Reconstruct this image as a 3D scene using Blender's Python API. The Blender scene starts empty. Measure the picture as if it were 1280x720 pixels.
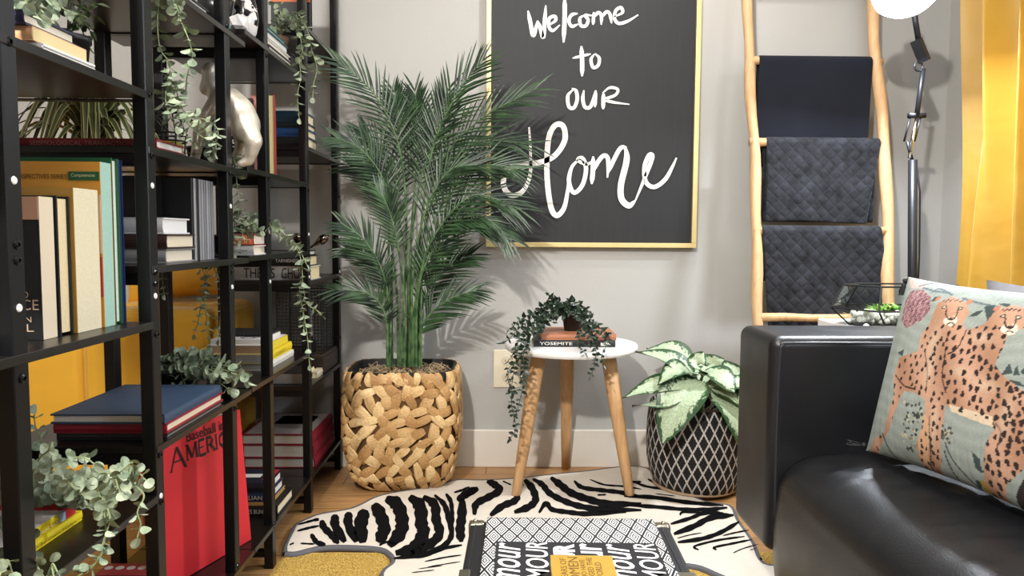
import bpy, bmesh, math, random
from math import sin, cos, pi, radians, sqrt, atan2, floor
from mathutils import Vector, Matrix
random.seed(7)
SC = bpy.context.scene
COL = SC.collection

# ------------------------------------------------------------------ camera
HC = .90
FPX = 930.0
CAMR = (Matrix.Rotation(-radians(.92), 3, 'Z') @ Matrix.Rotation(pi/2-radians(4.03), 3, 'X') @ Matrix.Rotation(radians(.35), 3, 'Z'))
cam = bpy.data.cameras.new('camera'); camo = bpy.data.objects.new('camera', cam); COL.objects.link(camo)
cam.sensor_width = 36; cam.lens = 36*FPX/1280; cam.clip_start = .02
camo.matrix_world = Matrix.Translation((0, 0, HC)) @ CAMR.to_4x4()
SC.camera = camo

def ray(x, y): return CAMR @ Vector(((x-640)/FPX, -(y-360)/FPX, -1))
def on(x, y, ax, v):
    d = ray(x, y); c = Vector((0, 0, HC)); return c + d*((v-c[ax])/d[ax])
def atY(x, y, Y): return on(x, y, 1, Y)
def atX(x, y, X): return on(x, y, 0, X)
def atZ(x, y, Z): return on(x, y, 2, Z)

# ------------------------------------------------------------------ world, lights, exposure
SC.view_settings.view_transform = 'Standard'; SC.view_settings.look = 'None'
SC.view_settings.gamma = 1; SC.view_settings.use_curve_mapping = False
SC.view_settings.exposure = 0.45
w = bpy.data.worlds.new('world'); SC.world = w; w.use_nodes = True
w.node_tree.nodes['Background'].inputs[0].default_value = (.8, .85, 1, 1)
w.node_tree.nodes['Background'].inputs[1].default_value = .06
def light(name, kind, loc, energy, color, target=None, **k):
    l = bpy.data.lights.new(name, kind); o = bpy.data.objects.new(name, l); COL.objects.link(o)
    l.energy = energy; l.color = color; o.location = loc
    for a, b in k.items(): setattr(l, a, b)
    if target is not None:
        o.rotation_euler = (Vector(target)-Vector(loc)).to_track_quat('-Z', 'Y').to_euler()
    return o
light('ceiling_spot', 'AREA', (-.60, -.5, 2.35), 72, (1, .955, .90), (-.1, 2.6, .5), shape='DISK', size=.12)
light('ceiling_panel', 'AREA', (.2, .7, 2.53), 16, (1, .96, .92), (.2, .9, 0), shape='RECTANGLE', size=1.0, size_y=.8)
light('downlight', 'SPOT', (.55, 2.1, 2.5), 30, (1, .965, .93), (.4, 2.7, .6), spot_size=radians(110), spot_blend=.6, shadow_soft_size=.05)
light('side_fill', 'AREA', (1.66, .45, 1.45), 26, (.82, .9, 1), (0, .6, 1.2), shape='RECTANGLE', size=.9, size_y=1.1)  # added fill from the right, brightens the sofa seat and post faces

# ------------------------------------------------------------------ materials
def srgb(h):
    if isinstance(h, str):
        h = h.lstrip('#'); c = [int(h[i:i+2], 16)/255 for i in (0, 2, 4)]
    else: c = list(h)
    return tuple((x/12.92 if x <= .04045 else ((x+.055)/1.055)**2.4) for x in c)+(1,)
class N:
    """tiny node-math helper"""
    def __init__(s, m): s.t = m.node_tree; s.n = s.t.nodes; s.l = s.t.links
    def node(s, k, **a):
        q = s.n.new(k)
        for x, y in a.items(): setattr(q, x, y)
        return q
    def put(s, v, inp):
        if isinstance(v, (int, float)): inp.default_value = v
        elif isinstance(v, tuple): inp.default_value = v
        else: s.l.new(v, inp)
    def m(s, op, a, b=0.0, c=0.0):
        q = s.node('ShaderNodeMath', operation=op)
        s.put(a, q.inputs[0]); s.put(b, q.inputs[1]); s.put(c, q.inputs[2]); return q.outputs[0]
    def coord(s, which='Object'):
        q = s.node('ShaderNodeTexCoord'); x = s.node('ShaderNodeSeparateXYZ'); s.l.new(q.outputs[which], x.inputs[0])
        return q.outputs[which], x.outputs[0], x.outputs[1], x.outputs[2]
    def noise(s, vec, scale, detail=3, rough=.5, out=0):
        q = s.node('ShaderNodeTexNoise'); s.l.new(vec, q.inputs['Vector']); q.inputs['Scale'].default_value = scale
        q.inputs['Detail'].default_value = detail; q.inputs['Roughness'].default_value = rough; return q.outputs[out]
    def mapping(s, vec, sc=(1, 1, 1)):
        q = s.node('ShaderNodeMapping'); s.l.new(vec, q.inputs[0]); q.inputs['Scale'].default_value = sc; return q.outputs[0]
    def mix(s, f, a, b):
        q = s.node('ShaderNodeMix', data_type='RGBA'); s.put(f, q.inputs[0]); s.put(a, q.inputs[6]); s.put(b, q.inputs[7]); return q.outputs[2]
    def ramp(s, v, p0, p1):
        q = s.node('ShaderNodeMapRange'); s.put(v, q.inputs[0]); q.inputs[1].default_value = p0; q.inputs[2].default_value = p1; return q.outputs[0]
    def bump(s, h, st, dist=.002):
        q = s.node('ShaderNodeBump'); s.l.new(h, q.inputs['Height']); q.inputs['Strength'].default_value = st; q.inputs['Distance'].default_value = dist
        s.l.new(q.outputs[0], s.n['Principled BSDF'].inputs['Normal'])
    def col(s, c): s.put(c, s.n['Principled BSDF'].inputs['Base Color'])
_mc = {}
def mat(name, color='#808080', rough=.6, metal=0, var=.12, vs=40, bump=0, bs=200, spec=.5, sheen=0):
    if name in _mc: return _mc[name]
    m = bpy.data.materials.new(name); m.use_nodes = True; b = m.node_tree.nodes['Principled BSDF']; n = N(m)
    c = srgb(color); b.inputs['Roughness'].default_value = rough; b.inputs['Metallic'].default_value = metal
    b.inputs['Specular IOR Level'].default_value = spec
    if sheen: b.inputs['Sheen Weight'].default_value = sheen; b.inputs['Sheen Roughness'].default_value = .4
    v, _, _, _ = n.coord()
    f = n.noise(v, vs)
    n.col(n.mix(f, tuple(x*(1-var) for x in c[:3])+(1,), tuple(min(1, x*(1+var)) for x in c[:3])+(1,)))
    if bump: n.bump(n.noise(v, bs, 4), bump)
    _mc[name] = m; m.diffuse_color = c
    return m
def cmat(color, rough=.55, **k): return mat('paint_'+color.strip('#'), color, rough, var=.05, **k)

# ------------------------------------------------------------------ mesh helpers
def linkmesh(name, verts, faces, m, loc=(0, 0, 0), parent=None, smooth=False, mats=None, fm=None):
    me = bpy.data.meshes.new(name)
    L = Vector(loc)
    me.from_pydata([tuple(Vector(v)-L) for v in verts], [], faces)
    for x in (mats or [m]): me.materials.append(x)
    if fm: me.polygons.foreach_set('material_index', fm)
    if smooth: me.polygons.foreach_set('use_smooth', [True]*len(me.polygons))
    me.update()
    o = bpy.data.objects.new(name, me); COL.objects.link(o)
    if parent is not None: o.parent = parent
    else: o.location = L
    return o
class MB:
    def __init__(s): s.v = []; s.f = []; s.mi = []
    def add(s, vs, fs, mi=0):
        b = len(s.v); s.v += [Vector(v) for v in vs]; s.f += [tuple(i+b for i in f) for f in fs]; s.mi += [mi]*len(fs); return s
    def box(s, a, b, mi=0, bev=0, M=None):
        x0, y0, z0 = a; x1, y1, z1 = b
        if bev:
            bm = bmesh.new(); bmesh.ops.create_cube(bm, size=1)
            for v in bm.verts: v.co = Vector(((v.co.x+.5)*(x1-x0)+x0, (v.co.y+.5)*(y1-y0)+y0, (v.co.z+.5)*(z1-z0)+z0))
            bmesh.ops.bevel(bm, geom=bm.edges[:], offset=bev, segments=2, profile=.6, affect='EDGES')
            bm.verts.ensure_lookup_table(); bm.verts.index_update()
            vs = [v.co.copy() for v in bm.verts]; fs = [tuple(v.index for v in f.verts) for f in bm.faces]; bm.free()
        else:
            vs = [Vector(q) for q in ((x0,y0,z0),(x1,y0,z0),(x1,y1,z0),(x0,y1,z0),(x0,y0,z1),(x1,y0,z1),(x1,y1,z1),(x0,y1,z1))]
            fs = [(0,3,2,1),(4,5,6,7),(0,1,5,4),(1,2,6,5),(2,3,7,6),(3,0,4,7)]
        if M is not None: vs = [M @ v for v in vs]
        return s.add(vs, fs, mi)
    def tube(s, pts, r, n=8, mi=0, cap=True, flat=1.0):
        pts = [Vector(p) for p in pts]
        if len(pts) < 2: return s
        rs = r if isinstance(r, (list, tuple)) else [r]*len(pts)
        vs = []; up = None
        for i, p in enumerate(pts):
            d = (pts[min(i+1, len(pts)-1)]-pts[max(i-1, 0)])
            if d.length < 1e-9: d = Vector((0, 0, 1))
            d.normalize()
            if up is None:
                up = Vector((0, 0, 1)) if abs(d.z) < .9 else Vector((1, 0, 0))
            a = d.cross(up)
            if a.length < 1e-6: a = d.orthogonal()
            a.normalize(); b = a.cross(d).normalized(); up = b
            for k in range(n):
                t = 2*pi*k/n; vs.append(p+(a*cos(t)+b*sin(t)*flat)*rs[i])
        fs = [(i*n+k, i*n+(k+1) % n, (i+1)*n+(k+1) % n, (i+1)*n+k) for i in range(len(pts)-1) for k in range(n)]
        if cap: fs += [tuple(range(n-1, -1, -1)), tuple((len(pts)-1)*n+k for k in range(n))]
        return s.add(vs, fs, mi)
    def lathe(s, prof, c=(0, 0, 0), n=32, mi=0, M=None, sx=1, sy=1):
        vs = []
        for (r, z) in prof:
            for k in range(n):
                t = 2*pi*k/n; vs.append(Vector((r*cos(t)*sx, r*sin(t)*sy, z)))
        fs = [(i*n+k, i*n+(k+1) % n, (i+1)*n+(k+1) % n, (i+1)*n+k) for i in range(len(prof)-1) for k in range(n)]
        if prof[0][0] > 1e-4: fs.append(tuple(range(n-1, -1, -1)))
        if prof[-1][0] > 1e-4: fs.append(tuple((len(prof)-1)*n+k for k in range(n)))
        if M is not None: vs = [M @ v for v in vs]
        vs = [v+Vector(c) for v in vs]
        return s.add(vs, fs, mi)
    def ball(s, c, r, n=10, mi=0, sc=(1, 1, 1)):
        prof = [(r*sin(pi*i/n), -r*cos(pi*i/n)) for i in range(n+1)]
        prof[0] = (1e-5, -r); prof[-1] = (1e-5, r)
        return s.lathe(prof, c, 2*n, mi, M=Matrix.Diagonal(sc))
    def build(s, name, m, root=None, smooth=False, loc=None, mats=None):
        """root: the thing (Empty or mesh) it belongs to; vertices are in world space"""
        if root is not None:
            base = root; 
            while base.parent is not None: base = base.parent
            return linkmesh(name, s.v, s.f, m, base.location, root, smooth, mats, s.mi if mats else None)
        return linkmesh(name, s.v, s.f, m, loc or (0, 0, 0), None, smooth, mats, s.mi if mats else None)
def setp(o, label=None, cat=None, group=None, kind=None):
    if label: o['label'] = label
    if cat: o['category'] = cat
    if group: o['group'] = group
    if kind: o['kind'] = kind
    return o
def thing(name, label, cat, loc, group=None):
    o = bpy.data.objects.new(name, None); COL.objects.link(o); o.location = loc; o.empty_display_size = .05
    return setp(o, label, cat, group)
def struct(o): o['kind'] = 'structure'; return o
def bevel(o, w, seg=3):
    b = o.modifiers.new('bevel', 'BEVEL'); b.width = w; b.segments = seg; b.limit_method = 'ANGLE'; return o
def catmull(P, n=8):
    P = [Vector(p) for p in P]
    if len(P) < 3: return [P[0].lerp(P[-1], i/n) for i in range(n+1)]
    Q = [P[0]*2-P[1]]+P+[P[-1]*2-P[-2]]; out = []
    for i in range(1, len(Q)-2):
        a, b, c, d = Q[i-1:i+3]
        for k in range(n):
            t = k/n
            out.append(.5*((2*b)+(c-a)*t+(2*a-5*b+4*c-d)*t*t+(3*b-a-3*c+d)*t**3))
    out.append(P[-1]); return out
_tc = {}
def textverts(s, shear=0, bold=0, ext=0.0):
    k = (s, shear, bold, ext)
    if k in _tc: return _tc[k]
    c = bpy.data.curves.new('t', 'FONT'); c.body = s; c.size = 1; c.shear = shear; c.offset = bold; c.resolution_u = 3; c.extrude = ext
    o = bpy.data.objects.new('t', c); COL.objects.link(o)
    bpy.context.view_layer.update()
    me = bpy.data.meshes.new_from_object(o.evaluated_get(bpy.context.evaluated_depsgraph_get()))
    vs = [v.co.copy() for v in me.vertices]; fs = [tuple(p.vertices) for p in me.polygons]
    bpy.data.objects.remove(o); bpy.data.curves.remove(c); bpy.data.meshes.remove(me)
    if vs:
        x0 = min(v.x for v in vs); x1 = max(v.x for v in vs); y0 = min(v.y for v in vs); y1 = max(v.y for v in vs)
        vs = [Vector(((v.x-x0)/(x1-x0), (v.y-y0)/max(y1-y0, 1e-6), 0)) for v in vs]
    _tc[k] = (vs, fs); return _tc[k]
def text(mb, s, o, right, up, wd, ht, shear=0, bold=0, mi=0):
    """letters fill the rectangle o .. o+right*wd .. o+up*ht"""
    vs, fs = textverts(s, shear, bold)
    o = Vector(o); r = Vector(right).normalized(); u = Vector(up).normalized()
    mb.add([o+r*(v.x*wd)+u*(v.y*ht) for v in vs], fs, mi); return mb
def ribbon(mb, pts, wd, nrm, mi=0, n=6, taper=True, sm=True):
    """flat brush stroke with given widths on a plane with normal nrm"""
    P = catmull(pts, n) if sm else [Vector(p) for p in pts]
    nrm = Vector(nrm).normalized(); L = len(P); vs = []
    for i, p in enumerate(P):
        d = (P[min(i+1, L-1)]-P[max(i-1, 0)]).normalized(); s = d.cross(nrm).normalized()
        t = i/(L-1); k = wd if not isinstance(wd, (list, tuple)) else wd[min(int(t*(len(wd)-1)), len(wd)-2)]*(1-(t*(len(wd)-1)) % 1)+wd[min(int(t*(len(wd)-1))+1, len(wd)-1)]*((t*(len(wd)-1)) % 1)
        if taper: k *= min(1, .35+3.5*min(t, 1-t))
        vs += [p-s*k/2, p+s*k/2]
    mb.add(vs, [(2*i, 2*i+1, 2*i+3, 2*i+2) for i in range(L-1)], mi)

# ================================================================== ROOM SHELL
WY = 2.855; WXR = 1.70; WXL = -2.6; YN = -1.6; ZC = 2.6
wallm = mat('wall_paint', '#acaba7', .75, var=.02, vs=3, bump=.25, bs=120)
m = bpy.data.materials.new('oak_floor'); m.use_nodes = True; n = N(m)
v, X, Y, Z = n.coord()
row = n.m('FLOOR', n.m('DIVIDE', Y, .12)); off = n.m('MULTIPLY', n.m('FRACT', n.m('MULTIPLY', n.m('SINE', n.m('MULTIPLY', row, 12.9898)), 43758.5)), 1.2)
u = n.m('DIVIDE', n.m('ADD', X, off), 1.1); cell = n.m('FLOOR', u)
rnd = n.m('FRACT', n.m('ABSOLUTE', n.m('MULTIPLY', n.m('SINE', n.m('ADD', n.m('MULTIPLY', row, 12.9), n.m('MULTIPLY', cell, 78.2))), 4375.5)))
gr = n.noise(n.mapping(v, (3, 45, 1)), 2.2, 6, .65)
c1 = n.mix(n.ramp(gr, .3, .7), srgb('#8a6238'), srgb('#c79a66'))
c2 = n.mix(n.m('MULTIPLY', rnd, .35), c1, srgb('#9c7346'))
gap = n.m('MAXIMUM', n.m('LESS_THAN', n.m('FRACT', n.m('DIVIDE', Y, .12)), .02), n.m('LESS_THAN', n.m('FRACT', u), .003))
n.col(n.mix(gap, c2, srgb('#4a3018'))); n.n['Principled BSDF'].inputs['Roughness'].default_value = .42
n.bump(gr, .1); floorm = m
struct(MB().box((WXL, YN, -.05), (WXR, WY, 0)).build('floor', floorm))
struct(MB().box((WXL-.1, WY, 0), (WXR+.1, WY+.1, ZC)).build('wall_back', wallm))
struct(MB().box((WXR, YN, 0), (WXR+.1, WY, ZC)).build('wall_right', wallm))
struct(MB().box((WXL-.1, YN, 0), (WXL, WY, ZC)).build('wall_left', wallm))
struct(MB().box((WXL-.1, YN-.1, 0), (WXR+.1, YN, ZC)).build('wall_near', wallm))
struct(MB().box((WXL-.1, YN-.1, ZC), (WXR+.1, WY+.1, ZC+.1)).build('ceiling', mat('ceiling_white', '#e8e6e2', .8, var=.02)))
trimm = mat('trim_white', '#d6cfc4', .45, var=.02)
def baseb(name, a, b):
    o = MB().box(a, b).build(name, trimm); bevel(o, .004, 2); struct(o)
baseb('baseboard_back', (WXL, WY-.016, 0), (WXR, WY, .148))
baseb('baseboard_right', (WXR-.016, YN, 0), (WXR, WY-.016, .148))
wn_ = MB()  # unseen window, put in only to give the right-hand fill a source
for a, b in (((1.672, -.06, .84), (1.7, 0, 2.06)), ((1.672, .9, .84), (1.7, .96, 2.06)), ((1.672, 0, 2.0), (1.7, .9, 2.06)), ((1.66, -.08, .82), (1.7, .98, .87)), ((1.68, .44, .87), (1.7, .47, 2.0))): wn_.box(a, b)
wf = struct(wn_.build('added_window', trimm))
pg = bpy.data.materials.new('added_window_pane'); pg.use_nodes = True; pb_ = pg.node_tree.nodes['Principled BSDF']; pb_.inputs['Base Color'].default_value = (.5, .6, .75, 1); pb_.inputs['Roughness'].default_value = .05
MB().box((1.693, 0, .87), (1.699, .9, 2.0)).build('added_window_pane', pg, wf)
baseb('baseboard_left', (WXL, YN, 0), (WXL+.016, WY-.016, .148))

# ================================================================== RUGS
def nodemat(name): 
    m = bpy.data.materials.new(name); m.use_nodes = True; return m, N(m)
m, n = nodemat('yellow_shag'); v, X, Y, Z = n.coord()
q = n.noise(v, 260, 2); n.col(n.mix(n.ramp(q, .35, .65), srgb('#8c6a22'), srgb('#d8b45c'))); n.n['Principled BSDF'].inputs['Roughness'].default_value = .95; n.bump(q, 1, .006)
mb = MB()
gx, gy = 110, 90
x0, x1, y0, y1 = -.605, .95, .55, 2.06
vs = []
for j in range(gy+1):
    for i in range(gx+1):
        e = min(i, gx-i, j, gy-j); vs.append((x0+(x1-x0)*i/gx, y0+(y1-y0)*j/gy, .0005 if e == 0 else .006+random.random()*.0015))
mb.add(vs, [(j*(gx+1)+i, j*(gx+1)+i+1, (j+1)*(gx+1)+i+1, (j+1)*(gx+1)+i) for j in range(gy) for i in range(gx)])
mb.box((x0, y0, 0), (x1, y1, .0004))
setp(mb.build('shag_rug', m, loc=(0.1, 1.3, 0)), 'mustard yellow shag rug lying under the zebra print rug', 'rug')
# zebra rug
ZR = .017
rugw = mat('rug_ivory', '#cfc6b8', .9, var=.08, vs=25, bump=.4, bs=300)
rugk = mat('rug_black', '#08080a', .95, var=.2, bump=.3, bs=300, spec=.1)
outline = [(357,690),(358,680),(366,663),(371,655),(385,648),(402,642),(440,635),(468,622),(490,616),(540,608),(570,600),(600,600),(640,598),(720,590),(800,583),(832,604),(880,626),(912,632),(922,650),(940,676),(955,704)]
OP = [atZ(x, y, ZR) for x, y in outline]
near = [(.80, 1.93), (.83, 1.80), (.72, 1.74), (.60, 1.86), (.53, 1.94), (.47, 1.90), (.47, 1.5), (.45, 1.15), (.55, .95), (.48, .75), (.30, .80), (.15, .70), (0, .82), (-.16, .75), (-.25, .95), (-.16, 1.2), (-.18, 1.55), (-.30, 1.86)]
OP = OP+[Vector((x, y, ZR)) for x, y in near]
OP += [atZ(x, y, ZR) for x, y in ((492,702),(486,690),(470,684),(430,682),(400,683),(370,690))]
SM = catmull(OP+[OP[0]], 5)[:-1]
zr = thing('zebra_rug', 'zebra print animal shaped rug with dark edging under the side table', 'rug', (.1, 1.9, 0))
bm = bmesh.new(); bv = [bm.verts.new(p) for p in SM]; f = bm.faces.new(bv); bmesh.ops.triangulate(bm, faces=[f]); bm.verts.index_update()
mb = MB(); mb.add([v.co.copy() for v in bm.verts], [tuple(v.index for v in f.verts) for f in bm.faces]); bm.free()
nn = len(SM); mb.add([(p.x, p.y, ZR) for p in SM]+[(p.x, p.y, .001) for p in SM], [(i, (i+1) % nn, nn+(i+1) % nn, nn+i) for i in range(nn)])
SA = lambda p: (p[0]/4.923+340, p[1]/4.923+580)
SB = lambda p: (p[0]/5.818+580, p[1]/5.818+580)
SCc = lambda p: (p[0]/5.142+780, p[1]/5.142+580)
def stroke(fn, pts, wd):
    mul = {SA: 4.923, SB: 5.818, SCc: 5.142}[fn]
    P = [atZ(*fn(p), ZR+.0008) for p in pts]
    # half-widths measured across the stroke in the image, turned into floor distances
    C = catmull([Vector((*fn(p), 0)) for p in pts], 6); L = len(C); vs = []
    for i, p in enumerate(C):
        d = (C[min(i+1, L-1)]-C[max(i-1, 0)]).normalized(); s = Vector((-d.y, d.x, 0)); t = i/(L-1)
        k = wd*(1.32 if wd > 40 and mul < 5 else 1.22 if mul < 5 else 1.06)/mul/2*min(1, .4+4*min(t, 1-t))*(1+.12*sin(i*1.7))
        for q in (p-s*k, p+s*k): vs.append(atZ(q.x, q.y, ZR+.0008))
    mb.add(vs, [(2*i, 2*i+1, 2*i+3, 2*i+2) for i in range(L-1)], 1)
for p, wd in [([(625,245),(665,310),(690,400),(650,480)], 60), ([(700,212),(770,250),(800,340),(790,420),(720,505)], 62),
    ([(845,200),(910,260),(920,370),(930,430),(870,520),(760,548)], 60), ([(930,200),(1000,250),(1010,340),(1030,430),(960,500),(830,562)], 44),
    ([(1000,190),(1060,250),(1085,330),(1105,430),(1060,500),(930,558),(750,580)], 28), ([(1070,182),(1100,230),(1108,300),(1112,380)], 22),
    ([(575,280),(545,380),(560,485)], 62), ([(475,295),(470,370),(520,480)], 42), ([(390,310),(390,380),(450,480)], 42), ([(305,345),(320,390),(370,440),(410,490)], 36),
    ([(155,412),(230,392),(290,380)], 13), ([(160,372),(250,348),(290,345)], 11), ([(240,430),(275,480),(330,497)], 26), ([(175,488),(262,492)], 9), ([(108,497),(135,485)], 8), ([(205,360),(290,335)], 12),
    ([(1172,215),(1168,320),(1158,400),(1165,480)], 44), ([(1140,225),(1200,180),(1270,150)], 38), ([(930,572),(1060,520),(1170,498)], 16), ([(940,600),(1060,575),(1165,560)], 8), ([(960,632),(1160,600)], 5), ([(860,668),(1000,652)], 5), ([(900,645),(1050,625)], 4),
    ([(1120,175),(1170,160),(1215,140)], 12), ([(660,500),(700,480),(770,490)], 14)]: stroke(SA, p, wd)
for p, wd in [([(0,245),(50,205),(100,178)], 38), ([(75,370),(90,290),(180,240),(260,190),(215,145),(165,127)], 50), ([(190,375),(280,305),(365,270),(402,220)], 48), ([(280,123),(345,152)], 11), ([(400,120),(435,155)], 8),
    ([(365,350),(470,312),(520,260),(498,180),(440,112)], 50), ([(545,355),(597,285),(640,330),(760,350),(900,362),(1180,348)], 34), ([(500,108),(570,150),(620,210),(720,265),(850,308),(1000,328),(1290,335)], 42),
    ([(630,98),(700,150),(780,210),(900,255),(1050,290),(1290,290)], 50), ([(800,122),(860,170),(1000,190),(1130,205),(1290,238)], 30), ([(915,112),(1020,150),(1160,162),(1290,182)], 13), ([(970,225),(1035,222)], 12), ([(1220,130),(1290,130)], 16)]: stroke(SB, p, wd)
for p, wd in [([(0,205),(200,215),(400,245),(640,266)], 25), ([(60,112),(150,145),(310,165)], 15), ([(152,96),(200,120),(260,145)], 13), ([(200,190),(330,206)], 6),
    ([(0,262),(200,275),(400,292),(560,290),(665,280)], 24), ([(300,385),(420,350),(520,315),(640,315)], 24), ([(320,450),(450,400),(560,345),(705,328)], 36), ([(345,503),(500,480),(620,440),(742,370)], 27),
    ([(480,552),(455,528),(600,490),(775,465)], 14), ([(595,552),(582,535),(700,510),(822,485)], 14), ([(635,460),(720,440),(802,425)], 10), ([(700,572),(760,545),(862,515)], 7), ([(340,478),(420,456),(500,442)], 7), ([(360,330),(380,310),(500,312)], 14), ([(878,600),(884,618)], 12), ([(810,552),(850,542)], 5)]: stroke(SCc, p, wd)
for (X_, Y_, a, l) in [(.40, 1.7, .2, .25), (.38, 1.5, -.1, .25), (-.08, 1.7, 2.9, .2), (-.1, 1.45, 3.2, .22), (-.05, 1.2, 3, .2), (.42, 1.25, .1, .2)]:
    P = [Vector((X_-.1*cos(a)+l*k/3*cos(a), Y_+.03*sin(k*1.5), ZR+.0008)) for k in range(4)]; ribbon(mb, P, .035, (0, 0, 1), 1)
mb.build('rug_surface', rugw, zr, mats=[rugw, rugk])
MB().tube([Vector((p.x, p.y, .009)) for p in SM]+[Vector((SM[0].x, SM[0].y, .009))], .0095, 6, cap=False).build('edge_binding', mat('binding_grey', '#55555a', .8), zr, True)

# ================================================================== BOOKCASES
blk = mat('black_powder_steel', '#0b0b0d', .38, var=.1, bump=.08, bs=400, spec=.35)
brd = bpy.data.materials.new('black_wood_board'); brd.use_nodes = True; n = N(brd); v, X, Y, Z = n.coord()
g = n.noise(n.mapping(v, (30, 3, 8)), 3, 5, .6); n.col(n.mix(g, srgb('#0b0908'), srgb('#1a1613'))); n.n['Principled BSDF'].inputs['Roughness'].default_value = .3; n.bump(g, .08)
capm = mat('white_plastic_cap', '#e8e8e4', .5, var=.02); boltm = mat('black_bolt', '#26282a', .25, .8, var=.05)
XF, XB, PW = -.607, -.893, .024
BOLTS = {.960: (1.135, .885, .865, .715, .41), 1.331: (1.14, 1.035, .832, .812, .722, .505, .42), 1.707: (1.36, 1.035, .832, .815, .50, .13), 1.985: (1.36, 1.045, .832, .507, .12)}
CAPS = {.960: (.965, .805), 1.331: (.983, .79, .43), 1.707: (.962, .78), 1.985: (.905, .775), 2.388: (.90, .765), 2.835: (.89, .76)}
def bookcase(label, loc, frames, boards):
    t = thing('bookcase', label, 'bookcase', loc, None)
    for yf in frames:      # yf = far face of the ladder frame
        for xf in (XF, XB+PW):
            p = bevel(MB().box((xf-PW, yf-PW-.006, 0), (xf, yf, 1.95)).build('post', blk, t), .0015, 1)
            if xf == XF:
                yc = yf-(PW+.006)/2
                for z in BOLTS.get(yf, (1.04, .83, .51, .11)): MB().lathe([(.0065, 0), (.0062, .002), (.003, .0035), (.0028, .002), (1e-4, .002)], (xf, yc, z), 10, M=Matrix.Rotation(pi/2, 3, 'Y')).build('bolt', boltm, p)
                for z in CAPS.get(yf, (.905, .78)): MB().lathe([(.0055, 0), (.0045, .0015), (1e-4, .0016)], (xf, yc, z), 10, M=Matrix.Rotation(pi/2, 3, 'Y')).build('screw_cap', capm, p)
        zs = {}
        for (z, ya, yb) in boards:
            if ya-.05 < yf < yb+.05: zs[z] = .0335 if (yf < ya+.19 or (ya < yf-.1 < yb-.3 and z < 1)) else .0155
        zs[.06] = .03
        for z in sorted(zs):
            MB().box((XB+PW, yf-PW, z-zs[z]), (XF-PW, yf-.004, z-.0132)).build('crossbar', blk, t)
    for (z, ya, yb) in boards:
        bevel(MB().box((XB+.003, ya, z-.013), (XF+.002, yb, z)).build('shelf', brd, t), .001, 1)
    return t
Y1, Y2, Y3, Y4, Y5, Y6 = .960, 1.331, 1.707, 1.985, 2.388, 2.835
e = .0005
bookcase('tall black metal and wood shelving unit nearest the camera, holding the red baseball book', (-.75, 1.1, 0), (Y1, Y2, Y3),
    [(1.143, .72, Y2-.028), (.746, .72, Y2-.028), (.436, .72, Y2-.028), (.12, .72, Y2-.028), (1.55, .72, Y2-.028),
     (1.352, Y2-.028+e, 1.803), (1.050, Y2-.028+e, 1.803), (.843, Y2-.028+e, 1.803), (.523, Y2-.028+e, 1.803), (.12, Y2-.028+e, 1.803)])
bookcase('tall black metal and wood shelving unit standing against the back wall beside the palm', (-.75, 2.3, 0), (Y4, Y5, Y6),
    [(1.384, 1.807, Y5-.028), (1.060, 1.807, Y5-.028), (.847, 1.807, Y5-.028), (.525, 1.807, Y5-.028), (.12, 1.807, Y5-.028),
     (1.548, Y5-.028+e, 2.838), (1.176, Y5-.028+e, 2.838), (.752, Y5-.028+e, 2.838), (.414, Y5-.028+e, 2.838), (.12, Y5-.028+e, 2.838)])

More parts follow.
